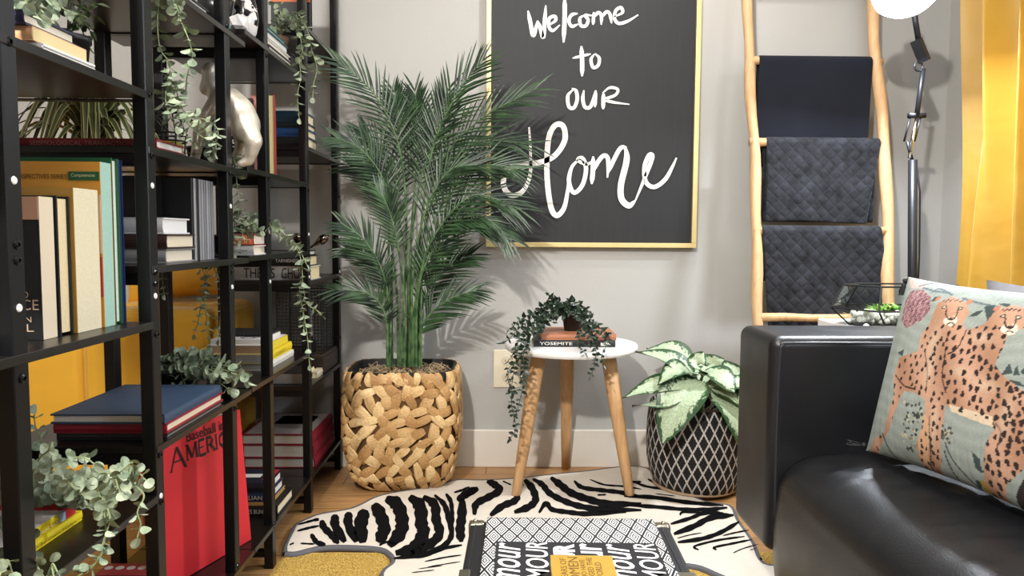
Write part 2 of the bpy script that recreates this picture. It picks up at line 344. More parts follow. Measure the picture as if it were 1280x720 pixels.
# ------------------------------------------------------------------ books
def book(label, o, ex, ey, L, W, T, cover, pages='#e6dcc0', spine=None, name='book', group=None, soft=False, texts=(), cat='book', band=None):
    """o: corner; ex along the spine, ey from spine to fore edge, third axis = thickness"""
    o = Vector(o); ex = Vector(ex).normalized(); ey = Vector(ey).normalized(); ez = ex.cross(ey)
    t = thing(name, label, cat, o, group)
    R = Matrix((ex, ey, ez)).transposed()
    P = lambda v: o+R @ Vector(v)
    cb = .0012 if soft else .003
    ov = 0 if soft else .004
    mb = MB()
    def bx(mb, a, b, mi=0):
        x0, y0, z0 = a; x1, y1, z1 = b
        vs = [P(q) for q in ((x0,y0,z0),(x1,y0,z0),(x1,y1,z0),(x0,y1,z0),(x0,y0,z1),(x1,y0,z1),(x1,y1,z1),(x0,y1,z1))]
        mb.add(vs, [(0,3,2,1),(4,5,6,7),(0,1,5,4),(1,2,6,5),(2,3,7,6),(3,0,4,7)], mi)
    mats = [cmat(cover), cmat(spine or cover)]
    bx(mb, (0, .0, 0), (L, W, cb)); bx(mb, (0, .0, T-cb), (L, W, T))
    # rounded spine
    sv = []; K = 5
    for i in range(K+1):
        a = i/K; bul = sin(pi*a)*min(.004, T*.12)
        sv.append((-bul+.001, cb*.3+a*(T-cb*.6)))
    vs = [P((x, y, z)) for x in (0, L) for (y, z) in sv]+[P((x, y+cb, z)) for x in (0, L) for (y, z) in sv]
    k = K+1
    fs = [(i, k+i, k+i+1, i+1) for i in range(K)]+[(2*k+i, 2*k+i+1, 3*k+i+1, 3*k+i) for i in range(K)]
    fs += [(i, i+1, 2*k+i+1, 2*k+i) for i in range(K)]+[(k+i, 3*k+i, 3*k+i+1, k+i+1) for i in range(K)]
    mb.add(vs, fs, 1)
    mb.build('cover', mats[0], t, mats=mats)
    pb = MB(); bx(pb, (ov, cb+.0005, cb), (L-ov, W-ov, T-cb))
    pm = bpy.data.materials.get('pages_'+pages.strip('#'))
    if not pm:
        pm, n = nodemat('pages_'+pages.strip('#')); v, X, Y, Z = n.coord()
        c = srgb(pages); g = n.noise(n.mapping(v, (300, 300, 300)), 3, 2)
        n.col(n.mix(n.ramp(g, .3, .7), tuple(x*.78 for x in c[:3])+(1,), c)); n.n['Principled BSDF'].inputs['Roughness'].default_value = .9
    pb.build('page_block', pm, t)
    for i, (s, face, u, v_, w_, h_, colr) in enumerate(texts):
        tm = MB()
        if face == 'spine': text(tm, s, P((u, -.0052 if T > .012 else -.003, v_)), ex, ez, w_, h_)
        elif face == 'spine_tall': text(tm, s, P((u, -.0052, v_)), ez, -ex, w_, h_)
        elif face == 'top': text(tm, s, P((u, v_, T+.0006)), ex, ey, w_, h_)
        elif face == 'topr': text(tm, s, P((u, v_, T+.0006)), -ex, -ey, w_, h_)
        elif face == 'label': bx(tm, (u, -.0048, v_), (u+w_, -.001, v_+h_))
        elif face == 'toplabel': bx(tm, (u, v_, T-.0005), (u+w_, v_+h_, T+.0004))
        tm.build('title' if s else 'label_patch', cmat(colr), t)
    return t
XA, XN = (1, 0, 0), (-1, 0, 0); YA, YNn = (0, 1, 0), (0, -1, 0); ZA, ZN = (0, 0, 1), (0, 0, -1)
def spinebook(label, xr, y, z, L, W, T, cover, pages='#e6dcc0', **k):   # spine faces the camera, right end at xr
    return book(label, (xr-L, y, z), XA, YA, L, W, T, cover, pages, **k)
def roombook(label, xr, y, z, L, W, T, cover, pages='#e6dcc0', **k):    # spine faces the room (right), near end at y
    return book(label, (xr, y, z), YA, XN, L, W, T, cover, pages, **k)
def standcover(label, xr, y, z, W, H, T, cover, pages='#e6dcc0', **k):  # standing, front cover toward the camera, pages to the right
    # ex = up (spine), ey = +X, ez = ex x ey = (0,0,1)x(1,0,0) = +Y
    return book(label, (xr-W, y, z), ZA, XA, H, W, T, cover, pages, **k)
GZ = 'books on the shelves'
# upper left stack (S1 top)
z = 1.1435
spinebook('thin white book at the bottom of the stack on the upper left shelf', -.612, 1.02, z, .21, .132, .009, '#e9e6e2', '#f2efe8', group='stack on the upper left shelf'); z += .0095
spinebook('cream book with peach spine, middle of the upper left stack', -.617, 1.01, z, .21, .128, .0185, '#d9a878', '#e9d5a0', group='stack on the upper left shelf', soft=True, texts=[('', 'label', .135, .003, .035, .013, '#a89c94'), ('GRAND', 'spine', .085, .004, .04, .010, '#8a5a20')]); z += .019
spinebook('dark navy book with grey spine label on top of the upper left stack', -.622, 1.00, z, .2, .122, .0175, '#1a1c3c', '#efe8d2', group='stack on the upper left shelf', texts=[('', 'label', .15, .001, .022, .0155, '#b0a8a4')])
# S1 middle: standing row
z = .7465; YR = 1.075
t = standcover('black covered paperback novel standing at the front of the row', -.655, 1.07, z, .13, .205, .036, '#101113', '#e8d8bc', soft=True, group='standing row on the left shelf')
mb = MB(); mb.box((-.785, 1.0685, z+.172), (-.6552, 1.0702, z+.2045)); mb.build('cover_panel', cmat('#b88f74'), t)
mb = MB(); nv = (1, 0, 0)
for s, ux, uz, w_, h_ in [('RED', .088, .060, .024, .010), ('FORCE', .062, .043, .064, .015), ('KEN', .091, .0255, .024, .008), ('FALL', .066, .012, .052, .011)]:
    text(mb, s, (-.785+ux, 1.0688, z+uz), XA, ZA, w_, h_)
mb.build('title', cmat('#b8a088'), t)
standcover('second novel in the row with black boards and cream pages', -.652, 1.108, z, .14, .208, .034, '#141416', '#ecd9ac', group='standing row on the left shelf')
standcover('thick pale paged textbook standing between the novels and the orange book', -.648, 1.145, z, .105, .222, .070, '#b58a3c', '#e9dfbe', soft=True, group='standing row on the left shelf')
t = standcover('large orange covered textbook with green title strip standing at the back', -.645, 1.218, z, .205, .268, .034, '#d8993a', '#a8cfc0', soft=True, group='standing row on the left shelf')
mb = MB(); text(mb, 'PERSPECTIVES SERIES', (-.781, 1.2165, z+.240), XA, ZA, .083, .0075); mb.build('title', cmat('#3a2410'), t)
mb = MB().box((-.695, 1.2165, z+.238), (-.646, 1.2178, z+.252)); mb.build('title_strip', cmat('#1e5a34'), t)
mb = MB(); text(mb, 'Competencies', (-.69, 1.2158, z+.242), XA, ZA, .038, .007); mb.build('strip_lettering', cmat('#d8d2a0'), t)
mb = MB().box((-.85, 1.2166, z+.12), (-.6455, 1.2178, z+.215)); mb.build('cover_panel', cmat('#c9b49a'), t)
mb = MB().box((-.85, 1.2164, z+.05), (-.6455, 1.2177, z+.115)); mb.build('cover_panel', cmat('#a8323a'), t)
standcover('dark green hardback with white pages near the right end of the row', -.645, 1.2535, z, .2, .278, .022, '#1d5a34', '#dfe6dc', group='standing row on the left shelf')
standcover('slim navy book at the far end of the standing row', -.645, 1.277, z, .2, .277, .012, '#1c2f5e', '#2a7a4a', group='standing row on the left shelf')
roombook('silver grey book lying at the near left end of the middle shelf', -.63, .775, .7465, .14, .16, .022, '#8f9296', '#c8c8c8')
# S1 lower: yellow books (spines toward the room and camera)
gyb = 'yellow books by the bottom left vine'
roombook('yellow paperback with small brown spine lettering, lower of the two by the vine', -.675, .945, .4365, .242, .17, .0155, '#e9d21c', '#e8e0c8', soft=True, group=gyb, texts=[('TOTTORO. By Gavin Hodge', 'spine', .05, .004, .165, .007, '#7a6a20')])
roombook('white covered book with yellow spine and red far edge, upper of the two', -.682, .945, .4525, .228, .165, .0150, '#d6cfd2', '#e8e0c8', soft=True, spine='#f0dc1e', group=gyb, texts=[('New K', 'spine', .07, .003, .055, .009, '#c06a1c'), ('Lem', 'spine', .158, .003, .026, .008, '#a07a20'), ('', 'label', .188, .0006, .013, .0138, '#a8c4e4'), ('', 'label', .2012, .0006, .0266, .0138, '#c8262e'), ('', 'toplabel', .2, .0, .0278, .165, '#c8262e'), ('Dr. Leo', 'topr', .192, .13, .08, .018, '#6a1c2c'), ('Vv', 'topr', .14, .16, .10, .06, '#3a3450')])
# S2 middle (1.05): red spine book
spinebook('dark red hardback lying on the second shelf below the spider plant', -.611, 1.345, 1.0505, .25, .118, .017, '#7a1c1e', '#f1eee8', texts=[('SEISMOLOGICAL TRANSACTION', 'spine', .03, .004, .18, .008, '#9c6a60')])
# S2 (.843): three stacked
g3 = 'stack beside the grey records'
spinebook('book with grey spine at the bottom of the stack beside the grey records', -.633, 1.42, .8435, .19, .132, .027, '#8d8a88', '#e6dcc6', group=g3, texts=[('RICHARD', 'spine', .035, .014, .05, .008, '#50504e'), ('PRASAD', 'spine', .04, .004, .05, .008, '#50504e')])
spinebook('dark brown spined book in the middle of the stack beside the grey volumes', -.630, 1.418, .871, .19, .132, .0275, '#3a2620', '#e9dcc2', group=g3)
spinebook('thick white book on top of the stack beside the grey volumes', -.637, 1.42, .899, .18, .12, .031, '#d9d8d8', '#efeeec', group=g3)
# grey records
for i in range(9):
    yy = 1.575+i*.0135
    c = ['#121214', '#9a9a9c', '#1a1a1c', '#88898c', '#8e8f92', '#77787c', '#96979a', '#84868a', '#a0a2a6'][i]
    book(['black slim volume at the near end of the grey row', 'pale grey slim volume second in the grey row', 'black slim volume third in the grey row', 'grey slim volume in the middle of the row', 'light grey slim volume after the middle of the grey row', 'slate grey slim volume in the far half of the row', 'silver grey slim volume third from the post', 'mid grey slim volume second from the post', 'palest grey slim volume beside the post'][i],
         (-.642, yy, .8435), ZA, XN, .172, .15, .0118, c, '#8a8a8c', group='slim grey volumes on the shelf', soft=True)
standcover('tall brown photo album standing behind the three stacked books', -.70, 1.555, .8435, .15, .175, .015, '#0f0e0e', '#7a6250')
# S2 (.523): big blue books
spinebook('very large dark atlas at the bottom of the big flat stack', -.606, 1.345, .5235, .2, .275, .012, '#1b1b1d', '#8a8078', group='large flat books')
spinebook('very large red hardback below the navy one', -.606, 1.345, .536, .205, .275, .018, '#8c1528', '#efe2c4', spine='#8c1528', group='large flat books')
t = book('very large navy blue hardback on top of the flat stack', (-.608, 1.34+.0, .5545), YA, XN, .27, .205, .018, '#2f4661', '#efeae2', group='large flat books')
# red baseball book
A = Vector((-.632, 1.86, .122)); dirn = Vector((-.093, -.26, 0)).normalized(); up = Vector((-.012, -.03, .344)).normalized()
W_, H_ = .30, .345
nrm = up.cross(dirn).normalized()
bb = thing('book', 'large red hardback titled Baseball in America leaning on the bottom shelf', 'book', A)
def slab(mb, a0, a1, h0, h1, d0, d1, mi=0):
    vs = [A+dirn*a+up*h+nrm*d for d in (d0, d1) for (a, h) in ((a0, h0), (a1, h0), (a1, h1), (a0, h1))]
    mb.add(vs, [(0,3,2,1),(4,5,6,7),(0,1,5,4),(1,2,6,5),(2,3,7,6),(3,0,4,7)], mi)
if nrm.x < 0: nrm = -nrm
mb = MB(); slab(mb, 0, W_, 0, H_, 0, -.003); slab(mb, 0, W_, 0, H_, -.025, -.028); slab(mb, W_-.003, W_, 0, H_, -.003, -.025); mb.build('cover', mat('red_cloth', '#d42a34', .6, var=.05, bump=.15, bs=500), bb)
mb = MB(); slab(mb, .004, W_-.004, .004, H_-.004, -.0035, -.0245); mb.build('page_block', cmat('#e8ddc4'), bb)
mb = MB(); r_ = -dirn
def serif(mb, s, o, h):
    """serif capitals built from strokes; units: h"""
    G = {'A': ([((0,0),(.42,1)), ((.42,1),(.84,0)), ((.2,.38),(.62,.38))], [(0,0),(.84,0)], .9), 'M': ([((.08,0),(.14,1)), ((.14,1),(.5,.08)), ((.5,.08),(.88,1)), ((.88,1),(.94,0))], [(.08,0),(.94,0),(.1,1),(.9,1)], 1.05),
         'E': ([((.1,0),(.1,1)), ((.1,1),(.6,1)), ((.1,.52),(.48,.52)), ((.1,0),(.64,0))], [(.1,0),(.1,1)], .72), 'R': ([((.1,0),(.1,1)), ((.1,1),(.45,.98)), ((.45,.98),(.6,.76)), ((.6,.76),(.42,.5)), ((.42,.5),(.1,.5)), ((.35,.5),(.75,0))], [(.1,0),(.1,1),(.75,0)], .8),
         'I': ([((.12,0),(.12,1))], [(.12,0),(.12,1)], .3), 'C': ([((.7,.82),(.42,1)), ((.42,1),(.12,.75)), ((.12,.75),(.1,.3)), ((.1,.3),(.4,0)), ((.4,0),(.72,.18))], [], .8)}
    x = 0
    for i, c in enumerate(s):
        st, se, adv = G[c]; k = h*(1.45 if i == 0 else 1)
        for j, (a, b) in enumerate(st):
            pa = o+r_*(x+a[0]*k)+up*(a[1]*k-(0 if i else .35*h)); pb_ = o+r_*(x+b[0]*k)+up*(b[1]*k-(0 if i else .35*h))
            ribbon(mb, [pa, pb_], (.20 if j % 2 else .10)*h, nrm, taper=False, sm=False)
        for a in se:
            pa = o+r_*(x+a[0]*k-.11*h)+up*(a[1]*k-(0 if i else .35*h)); ribbon(mb, [pa, pa+r_*.24*h], .05*h, nrm, taper=False, sm=False)
        x += adv*k+.02*h
o0 = A+dirn*(W_-.062)+up*(.268)+nrm*.0012
serif(mb, 'AMERICA', o0, .036)
text(mb, 'Baseball in', A+dirn*(W_-.115)+up*.310+nrm*.0014, r_, up, .125, .024, bold=.01)
mb.build('title', cmat('#1a1012'), bb)
# game box on the bottom shelf
gb = thing('board_game_box', 'flat black board game box with white lettering on the bottom shelf', 'box', (-.8, 1.5, .1205))
mb = MB().box((-.868, 1.35, .1205), (-.745, 1.62, .168), bev=.002); mb.build('box_lid', cmat('#161214'), gb)
mb = MB().box((-.865, 1.56, .1681), (-.748, 1.618, .1688)); mb.build('red_strip', cmat('#a8323a'), gb)
mb = MB()
for k in range(5): mb.lathe([(.009, 0), (.009, .0006)], (-.853+k*.024, 1.595, .1690), 14)
text(mb, 'of', (-.80, 1.50, .1692), XA, YA, .03, .03, shear=.4, bold=.02); text(mb, 'GAME', (-.862, 1.42, .1692), XA, YA, .10, .05)
mb.build('lettering', cmat('#e6e2de'), gb)

# S4 top (1.384)
g4 = 'white books on the upper far shelf'
spinebook('white paged book with black spine at the bottom of the upper far stack', -.618, 2.03, 1.3845, .17, .22, .020, '#1b1c20', '#f2ece0', group=g4)
spinebook('second book in the upper far stack, pale pages and dark spine', -.621, 2.03, 1.405, .17, .212, .016, '#e6e2da', '#f4eee2', group=g4)
spinebook('teal spined book, third in the upper far stack', -.623, 2.03, 1.4215, .17, .20, .022, '#145a5c', '#f4f2ee', group=g4)
spinebook('slim white book on top of the upper far stack', -.625, 2.03, 1.444, .17, .185, .012, '#186264', '#f4f2ee', group=g4)
# S4 b (1.06): red book, boxes
dv = Vector((-.27, .963, 0)).normalized(); ez_ = Vector((0, 0, 1)).cross(-dv)
n0 = Vector((-.672, 2.04, 1.0605))
book('thick salmon red hardback standing upright at the left of the pair', n0+dv*.17, ZA, -dv, .215, .17, .026, '#b8584c', '#c98478', group='pair of upright red books')
book('red hardback standing upright with cream pages toward the room', n0+ez_*.0268+dv*.17, ZA, -dv, .218, .17, .034, '#a8342c', '#efdfa4', group='pair of upright red books')
# dark stack on S5 (1.176)
gs = 'stack of books on the far shelf below the hanging vine'
for i, (T, c, nm) in enumerate([(.034, '#141618', 'black spined book at the bottom of the far upper stack'), (.026, '#26518c', 'blue spined book second from the bottom of the far upper stack'), (.020, '#17242c', 'dark teal spined book third in the far upper stack'), (.034, '#1a3f54', 'thick petrol blue book on top of the far upper stack')]):
    spinebook(nm, -.618-i*.003, 2.41, 1.1765+[0, .0345, .061, .0815][i], .17, .135, T, c, '#eee2c0', group=gs)
# "GHOST" stack on S5 (.752)
gg = 'stack topped by the metal birds'
spinebook('white spined book with GHOST in tall black letters', -.612, 2.415, .7525, .245, .13, .044, '#cfc9bf', '#eadcae', group=gg, texts=[('THEIRS', 'spine', .03, .006, .10, .032, '#15151a'), ('GHOST', 'spine', .152, .005, .086, .034, '#15151a')])
spinebook('black spined book with small white title above the ghost book', -.620, 2.415, .797, .235, .125, .034, '#121214', '#eadcae', group=gg, texts=[('TARNISHED', 'spine', .13, .012, .075, .011, '#d8d4cc')])
spinebook('thin white book under the metal birds', -.624, 2.42, .8315, .2, .11, .016, '#1c1c1e', '#f0ece4', group=gg)
# S4c small books (between P3 and P4)
gj = 'small stack on the middle shelf'
spinebook('white and brown boxed book at the bottom of the small stack', -.612, 1.86, .8475, .075, .12, .024, '#e0dcd8', '#e6dcc8', group=gj, texts=[('', 'label', -.0, .002, .022, .02, '#8a6a48'), ('madison', 'spine', .03, .009, .03, .006, '#40403c')])
spinebook('dark red book with orange window print, middle of the small stack', -.612, 1.86, .872, .078, .12, .028, '#7a1c18', '#d8d0c0', group=gj, texts=[('', 'label', .028, .002, .048, .024, '#e2703a'), ('HHH', 'spine', .032, .005, .04, .018, '#f6e0c0')])
spinebook('slim black book on top of the small stack', -.625, 1.865, .9005, .06, .11, .012, '#1c1c1e', '#303030', group=gj)
# S4d (.525) stack: fore edges to camera, spines to room
gd = 'stack of thick paperbacks on the lower far shelf'
roombook('white spined thick paperback at the bottom of the lower far stack', -.640, 2.035, .5255, .265, .21, .019, '#e9e6dc', '#9c9890', group=gd, soft=True)
roombook('thick yellow and white spined paperback with grey pages in the lower far stack', -.643, 2.03, .545, .26, .215, .026, '#ecd22a', '#a09c94', group=gd, soft=True, texts=[('COOKERY', 'spine', .08, .008, .10, .010, '#a08a20')])
roombook('paperback with tan pages and red spine end in the lower far stack', -.652, 2.035, .5715, .235, .15, .0235, '#e8e2dc', '#b89878', group=gd, soft=True, spine='#c8303a', texts=[('', 'label', .06, .001, .17, .021, '#ecd83a')])
roombook('white magazine with black title on top of the paperbacks', -.662, 2.06, .5955, .18, .14, .012, '#e9e6e4', '#eeeae4', group=gd, soft=True, texts=[('QUEZ', 'top', .02, .02, .13, .05, '#1a1a1a')])
nb = thing('spiral_notebook', 'black spiral notebook on top of the paperback stack', 'notebook', (-.73, 2.2, .608))
MB().box((-.80, 2.12, .608), (-.665, 2.26, .615), bev=.001).build('cover', cmat('#1c1c1e'), nb)
mb = MB()
for k in range(14): mb.tube([(-.795+.0095*k, 2.118+.005*cos(a), .6125+.006*sin(a)) for a in [i*pi/4 for i in range(9)]], .0008, 4)
mb.build('wire_binding', cmat('#3a3a3c', metal=.6), nb)
# S5c (.414)
roombook('thick open looking book with cream pages on the shelf below the wire basket', -.640, 2.40, .4145, .15, .17, .034, '#2a2422', '#a8a298', group='books below the wire basket', spine='#e8dca8', soft=True)
roombook('small cream paperback lying beside the dark wooden box', -.618, 2.50, .4145, .08, .02, .022, '#d8ccb0', '#e8dcb8', group='books below the wire basket')
# wooden box + basket
dbx = thing('wooden_box', 'flat dark brown wooden box under the wire basket', 'box', (-.72, 2.7, .4145))
bevel(MB().box((-.86, 2.585, .4145), (-.612, 2.80, .474)).build('box_body', mat('dark_brown_wood', '#2e231d', .5), dbx), .003, 2)
MB().box((-.857, 2.588, .4742), (-.615, 2.797, .480), bev=.001).build('box_lid', mat('dark_brown_lid', '#4b4138', .5), dbx)
wb = thing('wire_basket', 'square black wire mesh basket on the dark wooden box', 'basket', (-.74, 2.7, .4805))
mb = MB(); bx0, bx1, by0, by1, bz0, bz1 = -.78, -.625, 2.60, 2.775, .4812, .700
for k in range(15):
    u = k/14
    for (a, b) in (((bx0+(bx1-bx0)*u, by0), (bx0+(bx1-bx0)*u, by0)), ((bx0+(bx1-bx0)*u, by1),)*2, ((bx0, by0+(by1-by0)*u),)*2, ((bx1, by0+(by1-by0)*u),)*2):
        mb.tube([(a[0], a[1], bz0), (a[0], a[1], bz1)], .0008, 4)
for k in range(19):
    zz = bz0+(bz1-bz0)*k/18
    mb.tube([(bx0, by0, zz), (bx1, by0, zz), (bx1, by1, zz), (bx0, by1, zz), (bx0, by0, zz)], .0008, 4)
mb.build('wire_mesh', cmat('#141416', metal=.3), wb)
mb = MB()
for zz in (bz0, bz1): mb.tube([(bx0, by0, zz), (bx1, by0, zz), (bx1, by1, zz), (bx0, by1, zz), (bx0, by0, zz)], .0022, 6)
for a in (bx0, bx1):
    for b in (by0, by1): mb.tube([(a, b, bz0), (a, b, bz1)], .0022, 6)
mb.tube([(-.735, by0, bz0), (-.735, by0, bz1)], .0025, 6)
mb.build('basket_frame', cmat('#141416', metal=.3), wb)
# white candle-ish tag in basket
cd = thing('white_candle', 'white candle on a black base inside the wire basket', 'candle', (-.675, 2.65, .4812))
MB().lathe([(.020, 0), (.020, .04), (.008, .042), (.007, .055)], (-.675, 2.65, .4822), 16).build('candle_base', cmat('#101012'), cd)
MB().lathe([(.006, 0), (.006, .09), (.002, .094)], (-.675, 2.65, .5375), 12).build('candle_stick', cmat('#e8e6e4'), cd)
# S5 bottom (.12): three red-edged books
gr_ = 'red hardbacks on the bottom far shelf'
for i, (T, lab) in enumerate([(.034, 'maroon hardback at the bottom of the bottom far stack'), (.044, 'thick maroon hardback in the middle of the bottom far stack'), (.034, 'red hardback with a picture cover on top of the bottom far stack')]):
    roombook(lab, -.618-.003*i, 2.45, .1205+[0, .0345, .079][i], .30, .235, T, '#7a1426', '#d8d2c6', group=gr_, texts=([('', 'toplabel', .01, .01, .28, .215, '#8f8882'), ('', 'toplabel', .14, .04, .12, .13, '#1c1a1a'), ('BEST OF THE', 'top', .02, .03, .10, .016, '#3a3432')] if i == 2 else ()))
# S4e (.12)
gk = 'low stack on the bottom shelf'
t = spinebook('black spined hardback with cream pages, bottom of the low stack by the red book', -.612, 2.02, .1205, .135, .155, .030, '#15120f', '#f0e4c6', group=gk, texts=[('NES BUNN', 'spine', .045, .009, .06, .012, '#e0dcd0')])
spinebook('thin tan book in the low stack', -.632, 2.02, .151, .12, .14, .010, '#c09a5a', '#d8c090', group=gk)
spinebook('navy spined book reading CIVILIAN in the low stack', -.633, 2.02, .1615, .12, .13, .026, '#1c2c58', '#f0ece4', group=gk, texts=[('CIVILIAN', 'spine', .03, .007, .07, .012, '#e4e0d8')])
spinebook('dark book with red and white cover on top of the low stack', -.635, 2.02, .188, .12, .12, .026, '#181a2c', '#f4f0e8', group=gk, texts=[('', 'toplabel', .02, .05, .06, .03, '#e0dcd8'), ('', 'toplabel', .09, .03, .025, .09, '#a8242c')])
# top of S5: December book
t = standcover('tall black and burnt orange book facing out with IN DECEMBER in white', -.604, 2.42, 1.5485, .125, .21, .02, '#0f0f11', '#e8dcc0')
MB().box((-.729, 2.4187, 1.632), (-.6045, 2.4204, 1.758)).build('cover_panel', cmat('#b4602c'), t)
mb = MB(); text(mb, 'IN DECEMBER', (-.704, 2.4183, 1.646), XA, ZA, .102, .013); mb.build('title', cmat('#eee6dc'), t)
# top of S2: white book edge
spinebook('white book lying on the top shelf above the ape statue', -.615, 1.42, 1.3525, .2, .19, .015, '#2a2a2c', '#efeee8')

# ------------------------------------------------------------------ ornaments
silver = mat('champagne_silver', '#c4bdae', .42, .6, var=.25, vs=60, bump=.5, bs=90)
ap = thing('ape_statue', 'silver textured ape statue walking on all fours on the shelf', 'statue', (-.68, 1.78, 1.06))
def skin(name, root, joints, edges, m, sub=2):
    me = bpy.data.meshes.new(name); base = root.location
    me.from_pydata([tuple(Vector(j[0])-base) for j in joints], edges, [])
    o = bpy.data.objects.new(name, me); COL.objects.link(o); o.parent = root; me.materials.append(m)
    sk = o.modifiers.new('skin', 'SKIN'); sk.use_smooth_shade = True
    for i, j in enumerate(joints): me.skin_vertices[0].data[i].radius = (j[1], j[1])
    me.skin_vertices[0].data[0].use_root = True
    s = o.modifiers.new('sub', 'SUBSURF'); s.levels = sub; s.render_levels = sub
    return o
def metabody(name, root, chains, m, res=.0035):
    mbd = bpy.data.metaballs.new('mb'); mbd.resolution = res; mbd.threshold = .5
    for ch in chains:
        for a_, b_ in zip(ch[:-1], ch[1:]):
            pa, pb_ = Vector(a_[0]), Vector(b_[0]); n_ = max(2, int((pb_-pa).length/(.35*min(a_[1], b_[1]))))
            for k in range(n_+1):
                t_ = k/n_; el = mbd.elements.new(); el.co = pa.lerp(pb_, t_); el.radius = (a_[1]*(1-t_)+b_[1]*t_)*1.28
    o = bpy.data.objects.new('mb', mbd); COL.objects.link(o); bpy.context.view_layer.update()
    me = bpy.data.meshes.new_from_object(o.evaluated_get(bpy.context.evaluated_depsgraph_get()))
    vs = [v.co.copy() for v in me.vertices]; fs = [tuple(p.vertices) for p in me.polygons]
    bpy.data.objects.remove(o); bpy.data.metaballs.remove(mbd)
    return MB().add(vs, fs).build(name, m, root, True)
def J(x, y, r, Y=1.765): return (atY(x, y, Y), r/527)
metabody('body', ap, [
  [J(300,140,19), J(286,126,18), J(272,122,13)], [J(300,140,19), J(308,156,18), J(306,168,14)],
  [J(270,120,10), J(263,104,9), J(262,90,10), J(264,84,8)], [J(262,100,9), J(257,112,8.5)], [J(270,97,8), J(268,106,8)],
  [J(308,160,15,1.755), J(317,176,11,1.745), J(315,190,7.5,1.745), J(311,201,6.5,1.75), J(300,205,4.5,1.745)],
  [J(302,162,13,1.79), J(303,180,9,1.80), J(297,195,7,1.80), J(290,203,5,1.80)],
  [J(272,126,11,1.75), J(257,146,8.5,1.735), J(249,166,7.5,1.735), J(246,188,6.5,1.74), J(243,200,6,1.745), J(236,203,4,1.74)],
  [J(284,134,12,1.78), J(280,158,8.5,1.80), J(276,182,6.5,1.805), J(272,201,6,1.805)]], silver)
# greek key box
gk_ = thing('greek_key_box', 'small black and white greek key patterned box behind the statue', 'box', (-.67, 1.9, 1.0605))
m, n = nodemat('greek_key'); v, X, Y, Z = n.coord()
fx = n.m('SUBTRACT', n.m('FRACT', n.m('DIVIDE', X, .03)), .5); fz = n.m('SUBTRACT', n.m('FRACT', n.m('DIVIDE', Z, .03)), .5)
d = n.m('MAXIMUM', n.m('ABSOLUTE', fx), n.m('ABSOLUTE', fz)); st = n.m('GREATER_THAN', n.m('FRACT', n.m('MULTIPLY', n.m('ADD', d, n.m('MULTIPLY', n.m('GREATER_THAN', fx, 0), .1)), 5)), .5)
n.col(n.mix(st, srgb('#121212'), srgb('#d8d4cc')))
bevel(MB().box((-.755, 1.88, 1.0605), (-.64, 1.95, 1.135)).build('box_body', m, gk_), .002, 1)
MB().box((-.757, 1.878, 1.135), (-.638, 1.952, 1.142), bev=.001).build('box_lid', cmat('#161616'), gk_)
# photo frame
pf = thing('photo_frame', 'black framed picture with pinkish stripes standing behind the ape statue', 'picture frame', (-.70, 2.05, 1.0605))
mb = MB(); fx0, fx1, fz0, fz1, fy = -.775, -.665, 1.0605, 1.262, 2.03
for a, b in (((fx0, fy, fz0), (fx1, fy+.01, fz0+.006)), ((fx0, fy, fz1-.006), (fx1, fy+.01, fz1)), ((fx0, fy, fz0+.006), (fx0+.006, fy+.01, fz1-.006)), ((fx1-.006, fy, fz0+.006), (fx1, fy+.01, fz1-.006))): mb.box(a, b)
mb.box((fx0+.05, fy+.01, fz0), (fx0+.06, fy+.06, fz0+.01)); mb.build('frame', cmat('#1a1a1c'), pf)
MB().box((fx0+.005, fy+.003, fz0+.005), (fx1-.005, fy+.009, fz1-.005)).build('picture_backing', cmat('#b4b8bc'), pf)
mb = MB()
for k in range(5): mb.box((fx0+.012+k*.018, fy+.0015, fz0+.03), (fx0+.022+k*.018, fy+.0028, fz1-.04))
mb.build('picture_stripes', cmat('#c49a8c'), pf)
# lantern and wires on S2 1.05
ln = thing('wire_lantern', 'small black wire lantern beside the spider plant', 'lantern', (-.67, 1.52, 1.0505))
mb = MB()
for k in range(8):
    a = k*pi/4; mb.tube([(-.67+.03*cos(a), 1.53+.03*sin(a), 1.051), (-.67+.034*cos(a), 1.53+.034*sin(a), 1.10), (-.67+.018*cos(a), 1.53+.018*sin(a), 1.145)], .0016, 5)
for zz, r in ((1.052, .03), (1.085, .033), (1.10, .034), (1.145, .018)): mb.tube([(-.67+r*cos(a), 1.53+r*sin(a), zz) for a in [i*pi/8 for i in range(17)]], .002, 5, cap=False)
mb.build('wire_cage', cmat('#111113', metal=.4), ln)
MB().lathe([(.012, 0), (.024, .004), (.026, .03), (.02, .034)], (-.67, 1.53, 1.0512), 16).build('cup', cmat('#8c8a3c', .2), ln)
# top far shelf ornaments
o = thing('rimmed_bowl', 'black bowl with a cream rim on the upper far shelf', 'bowl', (-.66, 1.86, 1.3845))
MB().lathe([(.02, 0), (.03, .003), (.038, .03), (.042, .056), (.039, .056), (.033, .03), (.01, .01)], (-.69, 1.85, 1.3845+.022), 24).build('bowl_body', cmat('#17171a', .3), o, True)
MB().lathe([(.043, .0565), (.0445, .062), (.040, .064), (.0385, .0565)], (-.69, 1.85, 1.3845+.022), 24).build('rim', cmat('#e8dca8'), o, True)
MB().lathe([(.022, 0), (.026, .004), (.018, .021)], (-.69, 1.85, 1.3848), 20).build('foot', cmat('#17171a', .3), o, True)
o = thing('faceted_ornament', 'white faceted geometric ornament at the shelf edge', 'ornament', (-.63, 1.84, 1.3845))
bm = bmesh.new(); bmesh.ops.create_icosphere(bm, subdivisions=1, radius=.026)
for v in bm.verts: v.co = Vector((v.co.x*.9, v.co.y, v.co.z*.86))+Vector((-.634, 1.845, 1.3845+.023))
